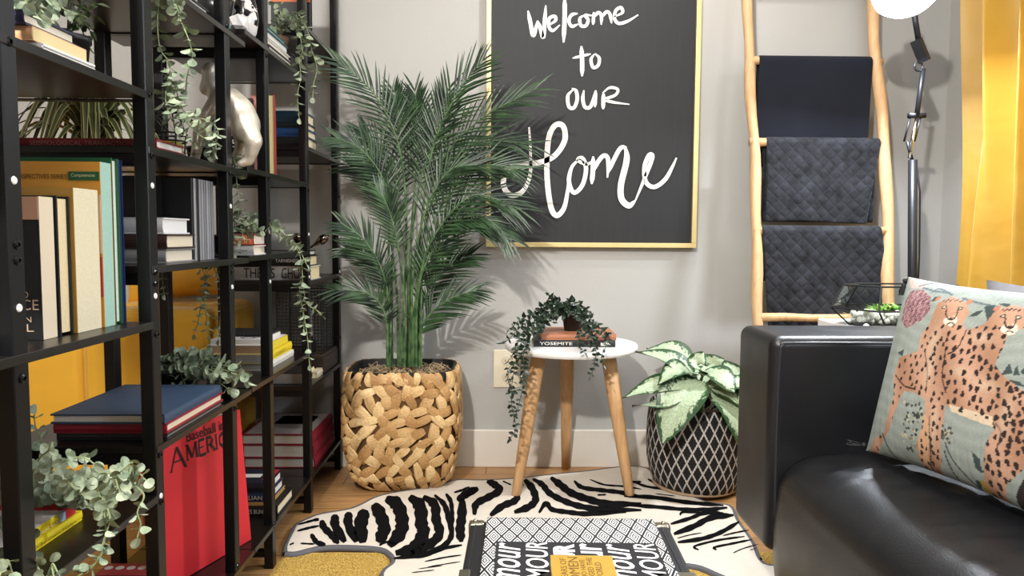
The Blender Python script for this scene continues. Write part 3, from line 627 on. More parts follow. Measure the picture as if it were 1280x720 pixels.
bm.verts.index_update(); mb = MB().add([v.co.copy() for v in bm.verts], [tuple(v.index for v in f.verts) for f in bm.faces]); bm.free()
mb.build('facets', cmat('#efeeec', .35), o)
vz = thing('striped_vase', 'black and white marbled vase on the upper far shelf', 'vase', (-.63, 1.95, 1.3845))
m, n = nodemat('marbled'); v, X, Y, Z = n.coord(); n.col(n.mix(n.ramp(n.noise(v, 38, 2), .49, .51), srgb('#121214'), srgb('#e6e4e2'))); n.n['Principled BSDF'].inputs['Roughness'].default_value = .2
MB().lathe([(.018, 0), (.024, .004), (.032, .05), (.024, .10), (.014, .13), (.02, .15), (.017, .15), (.012, .13)], (-.637, 1.905, 1.3847), 24).build('vase_body', m, vz, True)
ob = thing('storage_box', 'flat black storage box under the terracotta pot on the upper far shelf', 'box', (-.72, 2.3, 1.3845))
bevel(MB().box((-.85, 2.265, 1.3845), (-.625, 2.355, 1.432)).build('box_body', cmat('#18181a'), ob), .002, 2)
MB().box((-.852, 2.263, 1.4322), (-.623, 2.357, 1.438), bev=.001).build('box_lid', cmat('#1e1e20'), ob)
# metal birds
chrome = mat('dark_chrome', '#6e6259', .12, 1, var=.1)
def bird(label, head, tail):
    h = Vector(head); t_ = Vector(tail); b = thing('metal_bird', label, 'figurine', (h.x, h.y, .848), 'metal birds on the book stack')
    P = [t_, t_.lerp(h, .35), t_.lerp(h, .6), t_.lerp(h, .78), t_.lerp(h, .92), h+(h-t_).normalized()*.012, h+(h-t_).normalized()*.02]
    MB().tube(P, [.002, .004, .008, .0135, .0165, .012, .001], 14).build('bird_body', chrome, b, True)
    MB().tube([h+(h-t_).normalized()*.016+Vector((0,0,.002)), h+(h-t_).normalized()*.030+Vector((0,0,.0))], [.003, .0004], 8).build('beak', chrome, b, True)
bird('teardrop shaped dark chrome bird pointing right at the stack edge', atY(404, 299, 2.44), (-.632, 2.46, .852))
bird('round bodied dark chrome bird behind the hanging vine', (-.668, 2.47, .888), (-.655, 2.53, .85))

# ================================================================== PLANTS
leafm = {}
def leafmat(name, c1, c2, rough=.5, sc=30):
    m, n = nodemat(name); v, X, Y, Z = n.coord(); n.col(n.mix(n.ramp(n.noise(v, sc, 2), .35, .65), srgb(c1), srgb(c2)))
    b = n.n['Principled BSDF']; b.inputs['Roughness'].default_value = rough
    return m
EUC = leafmat('eucalyptus_leaf', '#66765f', '#9fab90', .6, 35)
EUCS = leafmat('eucalyptus_stem', '#6f7a52', '#8d9a6c', .6)
DG = leafmat('dark_vine_leaf', '#0c170f', '#263a29', .4, 40)
DGS = leafmat('dark_vine_stem', '#2a3a24', '#3c4c30', .6)
def leaf_round(mb, p, d, nrm, r, rnd=1.0):
    """roundish cupped leaf attached at p, growing along d"""
    d = d.normalized(); s = d.cross(nrm)
    if s.length < 1e-3: s = d.orthogonal()
    s.normalize(); nn_ = s.cross(d).normalized(); K = 10; vs = [p+d*r*1.05-nn_*r*.12]
    for k in range(K):
        a = 2*pi*k/K; rr = r*(1+.04*cos(3*a)); x = -cos(a)*rr*1.02+r*1.05; y = sin(a)*rr*rnd
        if k == 0: y = 0
        vs.append(p+d*x+s*y+nn_*(.22*r*abs(sin(a))**2-.1*r*(x/r-1)**2))
    mb.add(vs, [(0, 1+k, 1+(k+1) % K) for k in range(K)])
def leaf_point(mb, p, d, nrm, L, W):
    d = d.normalized(); s = d.cross(nrm)
    if s.length < 1e-3: s = d.orthogonal()
    s.normalize(); nn_ = s.cross(d).normalized(); vs = []
    T = [(0, .02), (.2, .7), (.42, 1), (.7, .68), (1, .02)]
    for t, w_ in T:
        c = p+d*L*t-nn_*L*.18*t*t
        vs += [c-s*W/2*w_+nn_*W*.14*w_, c, c+s*W/2*w_+nn_*W*.14*w_]
    mb.add(vs, [q for i in range(4) for q in ((3*i, 3*i+1, 3*i+4, 3*i+3), (3*i+1, 3*i+2, 3*i+5, 3*i+4))])
def rv(s=1): return Vector((random.uniform(-s, s), random.uniform(-s, s), random.uniform(-s, s)))
def vine(lmb, smb, pts, r=.011, step=.017, thick=.0011, jit=0.3, grow=None, pointed=False, rnd=.9):
    P = catmull(pts, 10); smb.tube(P, thick, 5)
    acc = 0; k = 0; tot = sum((P[i+1]-P[i]).length for i in range(len(P)-1)); run = 0
    for i in range(len(P)-1):
        sg = (P[i+1]-P[i]); acc += sg.length; run += sg.length
        if acc >= step:
            acc = 0; k += 1; d = sg.normalized(); a = k*pi/2*.9+random.uniform(-.3, .3)
            u = d.orthogonal().normalized(); q = Matrix.Rotation(a, 3, d) @ u
            rr = r*random.uniform(.75, 1.15)*(1-.35*(run/tot)**3)
            for sgn in (1, -1):
                dd = (q*sgn+d*.35+rv(jit)).normalized()
                if pointed: leaf_point(lmb, P[i], dd, Vector((0, -.8, .4))+rv(.7), rr*2.5, rr*1.55)
                else: leaf_round(lmb, P[i]+dd*r*.15, dd, d+rv(.4), rr, rnd)
    if pointed: leaf_point(lmb, P[-1], sg, rv(1), r*2.2, r)
    else: leaf_round(lmb, P[-1], sg, rv(1), r*.7)
potk = mat('black_nursery_pot', '#141414', .5)
def potmesh(root, c, r, h, m=potk, top=None):
    MB().lathe([(r*.72, 0), (r*.76, .002), (r*.96, h*.86), (r*1.04, h*.87), (r*1.04, h), (r*.93, h), (r*.9, h*.85), (.001, h*.84)], c, 24).build('pot', m, root, True)
# --- vines: pixel paths with their depth Y, turned into points in the room
def pth(*a): return [atY(x, y, Y) for x, y, Y in a]
# (a) upper-left pot on S1 1.143
t = thing('trailing_eucalyptus', 'eucalyptus plant in black pot behind the upper left books', 'plant', (-.79, 1.22, 1.1435), 'trailing eucalyptus plants')
potmesh(t, (-.79, 1.2, 1.1435), .055, .10); l, s = MB(), MB(); top = Vector((-.79, 1.2, 1.235))
for e_ in [(30,28,1.05),(48,22,1.0),(68,30,1.1),(85,14,1.12),(38,5,1.02),(60,-5,1.1),(78,-12,1.15),(20,-8,1.1),(50,34,1.12)]:
    q = atY(*e_); vine(l, s, [top+rv(.01), top.lerp(q, .5)+Vector((0, 0, .035)), q], .0125, .016)
l.build('foliage', EUC, t); s.build('stems', EUCS, t)
# second dark leafy plant far upper left
t = thing('trailing_ivy', 'dark green trailing plant hanging in the upper left corner', 'plant', (-.80, 1.27, 1.1435))
potmesh(t, (-.705, 1.245, 1.1435), .034, .075); l, s = MB(), MB(); top = Vector((-.705, 1.245, 1.213))
for e_ in [(95,10,1.27),(112,38,1.26),(118,20,1.27),(90,-6,1.24),(110,55,1.27),(122,5,1.27)]:
    q = atY(*e_); vine(l, s, [top, top.lerp(q, .5)+Vector((0, 0, .03)), q], .009, .02, pointed=True)
l.build('foliage', leafmat('ivy_leaf', '#2c3a22', '#5c6a44', .4), t); s.build('stems', DGS, t)
# (b) big hanging one from S2 top
t = thing('trailing_eucalyptus', 'eucalyptus hanging past the second post in front of the ape statue', 'plant', (-.68, 1.5, 1.3525), 'trailing eucalyptus plants')
potmesh(t, (-.70, 1.52, 1.368), .05, .09); l, s = MB(), MB()
for P in [pth((215,-60,1.50),(203,-20,1.42),(197,20,1.38),(200,60,1.37),(212,80,1.37),(210,110,1.38),(208,140,1.39)),
          pth((222,-60,1.50),(217,-15,1.42),(224,20,1.37),(236,50,1.36),(240,72,1.37),(234,95,1.40),(232,120,1.42)),
          pth((205,85,1.37),(213,100,1.38),(216,120,1.38),(222,138,1.39),(232,150,1.40),(250,158,1.41),(268,168,1.42)),
          pth((210,100,1.38),(207,125,1.37),(215,150,1.38),(228,165,1.40),(240,178,1.41)),
          pth((212,95,1.38),(220,112,1.40),(226,132,1.41),(236,145,1.42),(258,150,1.44),(272,162,1.45),(270,180,1.46)),
          pth((212,118,1.37),(222,140,1.38),(245,165,1.40),(262,178,1.42),(268,190,1.43))]:
    vine(l, s, P, .0105, .0125)
l.build('foliage', EUC, t); s.build('stems', EUCS, t)
for i in (0,): MB().box((-.75, 1.47, 1.3523), (-.65, 1.57, 1.3675), bev=.002).build('pot_tray', potk, t)
# (c) vine in front of P3/P4 gap
t = thing('trailing_eucalyptus', 'eucalyptus falling between the two shelving units onto the small book stack', 'plant', (-.63, 1.8, 1.0605), 'trailing eucalyptus plants')
potmesh(t, (-.735, 1.845, 1.0605), .03, .05); l, s = MB(), MB()
for P in [pth((255,190,1.84),(285,192,1.80),(294,205,1.775),(296,230,1.775),(299,258,1.78),(296,282,1.78),(305,285,1.8),(320,292,1.83)),
          pth((296,255,1.78),(300,272,1.78),(314,278,1.80),(325,288,1.82)), pth((296,268,1.78),(292,290,1.78),(294,305,1.78),(293,316,1.78)),
          pth((298,270,1.78),(305,282,1.79),(301,300,1.79))]:
    vine(l, s, P, .0125, .016)
l.build('foliage', EUC, t); s.build('stems', EUCS, t)
# (d) long vine from the middle far shelf
t = thing('trailing_eucalyptus', 'eucalyptus draped over the chrome bird and down past the wire basket', 'plant', (-.68, 2.0, .8475), 'trailing eucalyptus plants')
potmesh(t, (-.76, 2.06, .8475), .032, .05); l, s = MB(), MB()
for P in [pth((313,278,2.06),(330,272,1.99),(342,288,1.96),(352,297,1.96),(366,305,1.96),(375,320,1.96),(378,345,1.96),(376,370,1.955),(380,395,1.95),(384,420,1.95),(386,445,1.95),(387,456,1.95)),
          pth((378,345,1.96),(380,365,1.96),(384,380,1.95),(396,388,1.95),(402,394,1.95)), pth((376,350,1.96),(374,370,1.96),(378,388,1.96),(380,410,1.95)),
          pth((313,278,2.06),(345,284,1.97),(362,300,1.96),(372,308,1.96),(383,330,1.955))]:
    vine(l, s, P, .0115, .018)
l.build('foliage', EUC, t); s.build('stems', EUCS, t)
# (e) from top far shelf
t = thing('trailing_eucalyptus', 'eucalyptus in terracotta pot with strands hanging off the upper far shelf', 'plant', (-.68, 2.31, 1.4385), 'trailing eucalyptus plants')
MB().lathe([(.022, 0), (.034, .04), (.036, .055), (.032, .055), (.001, .048)], (-.68, 2.31, 1.4385), 24).build('pot', cmat('#5e3a28'), t, True); l, s = MB(), MB(); top = Vector((-.68, 2.31, 1.49))
for P in [[top]+pth((362,20,2.28),(372,35,2.26),(378,62,2.24),(374,75,2.22),(376,95,2.22),(372,120,2.22),(374,148,2.22)), [top]+pth((368,15,2.3),(385,40,2.3),(389,60,2.32),(396,85,2.3),(392,105,2.3),(391,122,2.3)),
          [top]+pth((350,10,2.3),(342,5,2.28)), [top]+pth((355,18,2.27),(370,32,2.26),(373,40,2.26)), [top]+pth((345,14,2.28),(347,24,2.27)), [top]+pth((372,20,2.3),(378,30,2.3))]:
    vine(l, s, P, .0125, .02)
l.build('foliage', EUC, t); s.build('stems', EUCS, t)
# (f) cluster behind the blue books
t = thing('potted_eucalyptus', 'bushy eucalyptus in a black pot behind the big navy book', 'plant', (-.72, 1.72, .5235), 'bushy eucalyptus plants')
potmesh(t, (-.74, 1.68, .5235), .048, .075); l, s = MB(), MB(); top = Vector((-.74, 1.68, .59))
for e_ in [(212,458,1.66),(225,448,1.66),(240,462,1.62),(255,450,1.66),(272,448,1.68),(285,458,1.66),(300,470,1.65),(310,478,1.66),(215,478,1.64),(232,482,1.63),(250,482,1.64),(268,480,1.66),(288,488,1.66),(262,468,1.63),(222,470,1.66),(245,455,1.7),(278,470,1.62),(304,465,1.68),(207,470,1.68)]:
    q = atY(*e_); vine(l, s, [top+rv(.012), top.lerp(q, .5)+Vector((0, 0, .02)), q], .0155, .014)
l.build('foliage', EUC, t); s.build('stems', EUCS, t)
# (h) hanging strands under the middle shelf (seen at 243..275, 345..435)
t = thing('trailing_eucalyptus', 'eucalyptus strands hanging below the shelf in front of the mustard cushion', 'plant', (-.85, 1.85, .8475), 'trailing eucalyptus plants')
potmesh(t, (-.835, 1.87, .8475), .034, .055); l, s = MB(), MB()
for P in [pth((208,300,1.87),(232,312,1.80),(257,345,1.795),(252,375,1.79),(248,400,1.79),(243,418,1.79)), pth((210,300,1.87),(240,308,1.80),(258,340,1.795),(256,370,1.79),(259,405,1.79),(262,432,1.79)),
          pth((212,300,1.87),(245,305,1.80),(272,345,1.795),(276,370,1.79),(275,400,1.79),(273,425,1.79)), pth((205,300,1.86),(200,318,1.8),(203,345,1.795),(205,368,1.79))]:
    vine(l, s, P, .010, .016)
l.build('foliage', EUC, t); s.build('stems', EUCS, t)
# (g) large lower-left
t = thing('potted_eucalyptus', 'large eucalyptus spilling over the bottom left shelf beside the yellow books', 'plant', (-.80, 1.1, .4365), 'bushy eucalyptus plants')
potmesh(t, (-.86, 1.24, .4365), .05, .07); l, s = MB(), MB(); top = Vector((-.86, 1.235, .50))
for P in [pth((60,625,1.2),(52,590,1.12),(55,560,1.1),(45,535,1.08),(43,518,1.08)), pth((90,620,1.2),(110,598,1.1),(130,612,1.05),(150,600,1.02),(170,590,1.0),(182,600,.99)),
          pth((130,610,1.12),(155,600,1.02),(170,608,.99),(180,620,.98),(172,640,.97),(176,655,.97),(172,672,.97)), pth((100,620,1.14),(120,612,1.04),(130,640,.98),(132,665,.97),(128,690,.97),(118,705,.96),(100,712,.95)),
          pth((110,620,1.14),(125,620,1.02),(137,645,.97),(130,675,.96),(122,700,.955),(108,715,.95),(90,722,.95)), pth((60,620,1.2),(62,590,1.06),(85,575,1.02),(105,572,1.0),(118,580,1.0)),
          pth((50,620,1.2),(40,600,1.05),(48,575,1.02),(62,562,1.0)), pth((30,630,1.25),(15,610,1.2),(8,620,1.18)), pth((80,620,1.15),(80,600,1.06),(95,612,1.02),(108,622,1.0)), pth((90,618,1.15),(105,600,1.05),(138,592,1.0),(150,615,.98)),
          pth((120,605,1.1),(150,590,1.0),(165,578,.99),(160,600,.98)), pth((60,730,.92),(65,705,.91),(72,715,.905)), pth((-10,720,.9),(8,700,.895),(15,715,.89))]:
    vine(l, s, [top]+P, .0108, .0155)
l.build('foliage', EUC, t); s.build('stems', EUCS, t)
# spider plant
t = thing('spider_plant', 'spider plant with long striped arching leaves behind the red book', 'plant', (-.84, 1.50, 1.0505))
potmesh(t, (-.84, 1.56, 1.0505), .035, .035)
m, n = nodemat('spider_leaf'); a = n.node('ShaderNodeVertexColor', layer_name='stripe'); q = n.node('ShaderNodeSeparateColor'); n.l.new(a.outputs[0], q.inputs[0])
n.col(n.mix(n.ramp(q.outputs[0], .35, .6), srgb('#4d5630'), srgb('#c0bc7c'))); n.n['Principled BSDF'].inputs['Roughness'].default_value = .45
mb = MB(); edge = []
for k in range(70):
    a = random.uniform(0, 2*pi); R_ = random.uniform(.09, .20); zt = random.uniform(.03, .13); c = Vector((-.84+.012*cos(a), 1.56+.012*sin(a), 1.083))
    d = Vector((cos(a), sin(a)*.9, 0)); s_ = Vector((-sin(a), cos(a), 0)); K = 8; vs = []
    for i in range(K+1):
        u = i/K; p = c+d*R_*u+Vector((0, 0, zt*sin(pi*min(u*1.15, 1))-.012*u)); w_ = .0085*(1-u**3)*(.6+.4*sin(pi*u))+.0004
        p.y = min(p.y, 1.79)
        p.z = max(p.z, 1.053) if p.x < -.6 else p.z
        vs += [p-s_*w_, p-s_*w_*.5, p+Vector((0, 0, -.001)), p+s_*w_*.5, p+s_*w_]; edge += [1, .1, .0, .1, 1]
    mb.add(vs, [(5*i+j, 5*i+j+1, 5*i+j+6, 5*i+j+5) for i in range(K) for j in range(4)])
o = mb.build('foliage', m, t); ca = o.data.color_attributes.new('stripe', 'FLOAT_COLOR', 'POINT')
for i, e_ in enumerate(edge): ca.data[i].color = (e_, e_, e_, 1)

# ================================================================== YELLOW SOFA (left, behind the shelves)
yel = mat('yellow_velvet', '#dba62a', .75, var=.1, vs=8, bump=.3, bs=250, sheen=.3)
ys = thing('yellow_sofa', 'mustard yellow fabric sofa seen behind the black shelving', 'sofa', (-1.6, 2.6, 0))
bevel(MB().box((-2.5, 2.40, .09), (-1.345, 2.50, .635)).build('armrest', yel, ys), .035, 4)
bevel(MB().box((-1.34, 2.37, .09), (-.925, 2.54, .658)).build('backrest', yel, ys), .04, 4)
bevel(MB().box((-1.34, 2.545, .09), (-.925, 2.83, .658)).build('backrest', yel, ys), .04, 4)
bevel(MB().box((-2.5, 2.505, .09), (-1.345, 2.83, .30)).build('seat_base', yel, ys), .02, 3)
bevel(MB().box((-2.49, 2.505, .302), (-1.35, 2.82, .42)).build('seat_cushion', yel, ys), .03, 4)
for x in (-2.4, -1.0):
    for y in (2.46, 2.78): MB().lathe([(.014, 0), (.02, .09)], (x, y, 0), 12).build('leg', cmat('#3a2a1c'), ys)
def pillow(W, H, T, n=24):
    """returns grid verts (u,v,side) -> local coords x in [-W/2,W/2], y in [-H/2,H/2]"""
    vs = []; fs = []
    for side in (1, -1):
        b = len(vs)
        for j in range(n+1):
            for i in range(n+1):
                u = i/n*2-1; v = j/n*2-1
                pin = 1-.07*(1-abs(u)**2)*abs(v)**4; pin2 = 1-.07*(1-abs(v)**2)*abs(u)**4
                th = T/2*max(0, (1-abs(u)**2.6))**.55*max(0, (1-abs(v)**2.6))**.55
                vs.append(Vector((u*W/2*pin2, v*H/2*pin, side*th)))
        for j in range(n):
            for i in range(n):
                q = (b+j*(n+1)+i, b+j*(n+1)+i+1, b+(j+1)*(n+1)+i+1, b+(j+1)*(n+1)+i)
                fs.append(q if side == 1 else q[::-1])
    return vs, fs
def place_pillow(name, label, c, ex, ey, W, H, T, m, group=None, n=24):
    ex = Vector(ex).normalized(); ey = Vector(ey); ey = (ey-ex*ey.dot(ex)).normalized(); ez = ex.cross(ey)
    vs, fs = pillow(W, H, T, n); R = Matrix((ex, ey, ez)).transposed(); c = Vector(c)
    t = thing(name, label, 'cushion', c-ey*H/2*1.0, group)
    mb = MB().add([c+R @ v for v in vs], fs); o = mb.build('cushion_body', m, t, True)
    return t, o, R
place_pillow('throw_cushion', 'shiny mustard cushion resting on top of the yellow sofa behind the shelves', (-1.18, 2.70, .77), (1, .05, .12), (-.12, .15, 1), .34, .22, .12, mat('mustard_satin', '#d9a02c', .4, var=.15, vs=5, sheen=.2), 'cushions on the yellow sofa')

# ================================================================== PALM
pc = Vector((-.345, 2.66, 0))
pl = thing('potted_palm', 'tall artificial palm in a chunky woven square basket planter', 'plant', (pc.x, pc.y, 0))
def sq(a, r, p=5.0):
    c_, s_ = cos(a), sin(a); k = (abs(c_)**p+abs(s_)**p)**(-1/p); return r*k*c_, r*k*s_
def bprof(z):   # half width at height z
    h = .425; u = z/h
    return .150+.046*min(1, u*2.2)**.6-.030*max(0, .12-u)/.12*1.2+.004*sin(pi*u)-.006*max(0, u-.85)/.15
sY = .80
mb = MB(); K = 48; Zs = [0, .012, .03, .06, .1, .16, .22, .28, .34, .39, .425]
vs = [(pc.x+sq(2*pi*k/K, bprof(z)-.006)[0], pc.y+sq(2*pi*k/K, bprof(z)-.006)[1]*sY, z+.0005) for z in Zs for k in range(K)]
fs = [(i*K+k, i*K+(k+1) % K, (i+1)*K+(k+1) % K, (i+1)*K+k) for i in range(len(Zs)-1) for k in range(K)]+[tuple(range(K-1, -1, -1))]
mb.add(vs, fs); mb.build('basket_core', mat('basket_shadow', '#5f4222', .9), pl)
m, n = nodemat('water_hyacinth'); v, X, Y, Z = n.coord(); g = n.noise(v, 14, 2); g2 = n.noise(n.mapping(v, (90, 90, 90)), 2, 3)
n.col(n.mix(n.m('MULTIPLY', n.m('ADD', n.ramp(g, .3, .7), n.ramp(g2, .3, .7)), .5), srgb('#b3874c'), srgb('#ecd09c'))); n.n['Principled BSDF'].inputs['Roughness'].default_value = .55; n.bump(g2, .4)
mb = MB()
def surf(a, z, out):
    x, y = sq(a, bprof(z)+out); return Vector((pc.x+x, pc.y+y*sY, z))
def strap(a, z, ang, L, W):
    mi_ = random.randrange(3)
    # a flat, slightly arched strap lying on the wall of the basket
    x, y = sq(a, 1); per = .19
    K_ = 6; vs = []; ca_, sa_ = cos(ang), sin(ang)
    for i in range(K_+1):
        u = i/K_-.5; w_ = W*(.62+.38*cos(pi*u)); hh = .0105*cos(pi*u)**.6
        for j, vv in enumerate((-.5, -.42, 0, .42, .5)):
            du = u*L*ca_-vv*w_*sa_; dz = u*L*sa_+vv*w_*ca_
            zz = min(.432, max(.006, z+dz)); aa = a+du/per*(.72+.28*abs(cos(2*a)))
            vs.append(surf(aa, zz, hh-(.005 if abs(vv) > .45 else 0)-.003*abs(vv)+.001))
    mb.add(vs, [(5*i+j, 5*i+j+1, 5*i+j+6, 5*i+j+5) for i in range(K_) for j in range(4)], mi_)
random.seed(3)
rows = 12; cols = 30
for r in range(rows):
    for c_ in range(cols):
        a = 2*pi*(c_+.5*(r % 2)+random.uniform(-.2, .2))/cols; z = .018+.385*r/(rows-1)+random.uniform(-.008, .008)
        ang = [radians(60), radians(-50), radians(90), radians(20), radians(120)][random.randrange(5)]+random.uniform(-.3, .3)
        strap(a, z, ang, random.uniform(.055, .085), random.uniform(.028, .037))
for c_ in range(40): strap(2*pi*c_/40, .408+random.uniform(-.004, .004), pi/2+random.uniform(-.15, .15), .05, .024)
bm_ = [m]
for q_, (ca1, ca2) in enumerate((('#a87c48', '#d9b782'), ('#8e6436', '#c39a62'))):
    m2 = m.copy(); m2.name = 'water_hyacinth_tone'; mixn = [x for x in m2.node_tree.nodes if x.bl_idname == 'ShaderNodeMix'][0]; mixn.inputs[6].default_value = srgb(ca1); mixn.inputs[7].default_value = srgb(ca2); bm_.append(m2)
mb.build('woven_straps', m, pl, False, mats=bm_)
mb = MB(); vs = [(pc.x+sq(2*pi*k/K, r_)[0], pc.y+sq(2*pi*k/K, r_)[1]*sY, z) for r_, z in ((.190, .405), (.188, .431), (.176, .431), (.172, .40)) for k in range(K)]
mb.add(vs, [(i*K+k, i*K+(k+1) % K, (i+1)*K+(k+1) % K, (i+1)*K+k) for i in range(3) for k in range(K)]); mb.build('inner_liner', potk, pl)
# soil + moss
mb = MB(); vs = [Vector((pc.x, pc.y, .412))]+[Vector((pc.x+sq(2*pi*k/K, .173)[0], pc.y+sq(2*pi*k/K, .173)[1]*sY, .402)) for k in range(K)]
mb.add(vs, [(0, 1+k, 1+(k+1) % K) for k in range(K)])
mb.build('soil', mat('moss_soil', '#5a4a38', 1, bump=1, bs=60), pl)
mb = MB()
for k in range(260):
    x, y = random.uniform(-.15, .15), random.uniform(-.12, .12); p = pc+Vector((x, y, .408)); d = rv(1); d.z = abs(d.z)*.4; q = rv(.012); q.z = abs(q.z)
    mb.tube(catmull([p, p+d*.02+q, p+d*.035+Vector((0, 0, -.004))], 3), .0011, 4)
mb.build('dried_moss', mat('moss_fibre', '#b09a78', .9), pl)
PALM = leafmat('palm_leaf', '#122618', '#34502f', .42, 20); PALMS = leafmat('palm_stem', '#2c4a2a', '#5c7a4c', .5)
def frond(pts, f0=.42, L=.12, npair=22, side=1.0, droop=.3):
    P = catmull(pts, 12); s = MB(); n_ = len(P)
    fo = MB(); fo.tube(P, [.0045*(1-i/n_)+.0012 for i in range(n_)], 6, mi=1)
    i0 = int(n_*f0)
    for k in range(npair):
        u = k/(npair-1); idx = min(n_-2, int(i0+(n_-2-i0)*u)); p = P[idx]; d = (P[idx+1]-P[idx]).normalized()
        out = Vector((random.uniform(-.15, .15), -.75, .55)); sdir = d.cross(out).normalized(); nb_ = sdir.cross(d).normalized()
        LL = L*1.15*(.55+.75*sin(pi*(.12+.8*u)))*random.uniform(.85, 1.1)
        for sg in (1, -1):
            dd = (d*(.75+.55*u)+sdir*sg*side*(.85-.35*u)+nb_*random.uniform(-.12, .25)).normalized()
            vs = []; w_ = .0042
            sd = dd.cross(nb_).normalized()
            for t_, ww in ((0, .5), (.3, 1), (.7, .7), (1, .05)):
                c_ = p+dd*LL*t_-Vector((0, 0, droop*LL*t_*t_*.6)); vs += [c_-sd*w_*ww, c_+nb_*w_*.4*ww, c_+sd*w_*ww]
            for q_ in vs: q_.y = min(q_.y, WY-.012)
            fo.add(vs, [q_ for i in range(3) for q_ in ((3*i, 3*i+1, 3*i+4, 3*i+3), (3*i+1, 3*i+2, 3*i+5, 3*i+4))], 0)
    fo.build('frond', PALM, pl, mats=[PALM, PALMS])
random.seed(11)
FR = [
 ([(500,458,2.66),(508,300,2.66),(500,190,2.64),(468,118,2.60),(415,72,2.56)], .5, .11),
 ([(488,458,2.66),(486,330,2.65),(484,240,2.63),(455,190,2.58),(420,172,2.54)], .52, .10),
 ([(490,458,2.70),(490,330,2.70),(498,240,2.70),(500,160,2.68),(492,112,2.66)], .5, .10),
 ([(512,458,2.68),(514,300,2.69),(520,220,2.70),(524,160,2.70),(518,110,2.68)], .5, .10),
 ([(518,458,2.64),(525,300,2.62),(540,190,2.60),(570,120,2.56),(606,72,2.52)], .5, .125),
 ([(522,458,2.66),(528,310,2.64),(548,210,2.62),(600,150,2.58),(672,110,2.54)], .48, .125),
 ([(524,458,2.70),(526,330,2.70),(545,240,2.70),(595,180,2.70),(665,180,2.70)], .5, .12),
 ([(526,458,2.62),(528,340,2.60),(545,270,2.58),(595,210,2.56),(655,212,2.54)], .5, .12),
 ([(520,458,2.60),(522,370,2.57),(540,300,2.55),(590,245,2.53),(652,262,2.52)], .5, .12),
 ([(516,458,2.60),(518,390,2.58),(532,330,2.56),(570,280,2.54),(618,285,2.52)], .45, .11),
 ([(520,458,2.66),(522,410,2.67),(535,365,2.67),(560,335,2.67),(590,318,2.66)], .4, .10),
 ([(524,458,2.62),(524,430,2.62),(532,400,2.61),(560,375,2.60),(598,362,2.58)], .35, .10),
 ([(486,458,2.62),(488,400,2.60),(478,340,2.58),(455,300,2.56),(428,280,2.54)], .42, .09),
 ([(484,458,2.60),(484,420,2.59),(478,385,2.58),(455,365,2.56),(415,362,2.54)], .35, .09),
 ([(490,458,2.66),(488,400,2.67),(475,345,2.68),(458,320,2.69),(432,310,2.7)], .42, .09),
 ([(498,458,2.66),(495,350,2.68),(480,260,2.69),(460,220,2.7),(434,205,2.7)], .5, .09),
 ([(505,458,2.62),(505,380,2.60),(498,310,2.58),(485,260,2.56),(470,235,2.55)], .5, .08),
 ([(514,458,2.62),(516,350,2.60),(530,270,2.58),(560,215,2.55),(600,205,2.53)], .5, .11),
 ([(510,458,2.66),(512,330,2.66),(525,230,2.66),(545,170,2.66),(560,110,2.64)], .5, .12),
 ([(508,458,2.68),(510,360,2.68),(500,280,2.67),(480,200,2.66),(452,160,2.64)], .55, .09),
 ([(518,458,2.64),(522,360,2.60),(550,290,2.56),(600,270,2.52),(640,300,2.50)], .5, .10),
 ([(512,458,2.64),(515,400,2.62),(528,350,2.60),(548,310,2.58),(575,262,2.56)], .45, .10),
]
for P, f0, L in FR: frond([atY(*p) for p in P], f0, L, 23)

# ================================================================== SIGN
sg = thing('chalkboard_sign', 'black chalkboard sign in pale gold frame reading Welcome to our Home', 'sign', (.345, WY-.012, .857))
sx0, sx1, sz0, sz1, sy = -.055, .745, .857, 1.98, WY-.030
m, n = nodemat('chalkboard'); v, X, Y, Z = n.coord(); g = n.noise(n.mapping(v, (40, 1, 2)), 3, 4); n.col(n.mix(n.ramp(g, .45, .8), srgb('#121316'), srgb('#1b1c20'))); n.n['Principled BSDF'].inputs['Roughness'].default_value = .6
MB().box((sx0+.012, sy+.008, sz0+.012), (sx1-.012, sy+.014, sz1-.012)).build('board', m, sg)
gold = mat('pale_gold_frame', '#d9c48a', .4, .3, var=.06)
mb = MB(); fw = .018
for a, b in (((sx0, sy-.006, sz0), (sx1, sy+.028, sz0+fw)), ((sx0, sy-.006, sz1-fw), (sx1, sy+.028, sz1)), ((sx0, sy-.006, sz0+fw), (sx0+fw, sy+.028, sz1-fw)), ((sx1-fw, sy-.006, sz0+fw), (sx1, sy+.028, sz1-fw))): mb.box(a, b, bev=.002)
mb.build('frame', gold, sg)
mb = MB(); S5 = lambda p: atY(p[0]/2.25+600, p[1]/2.25, sy+.0068)
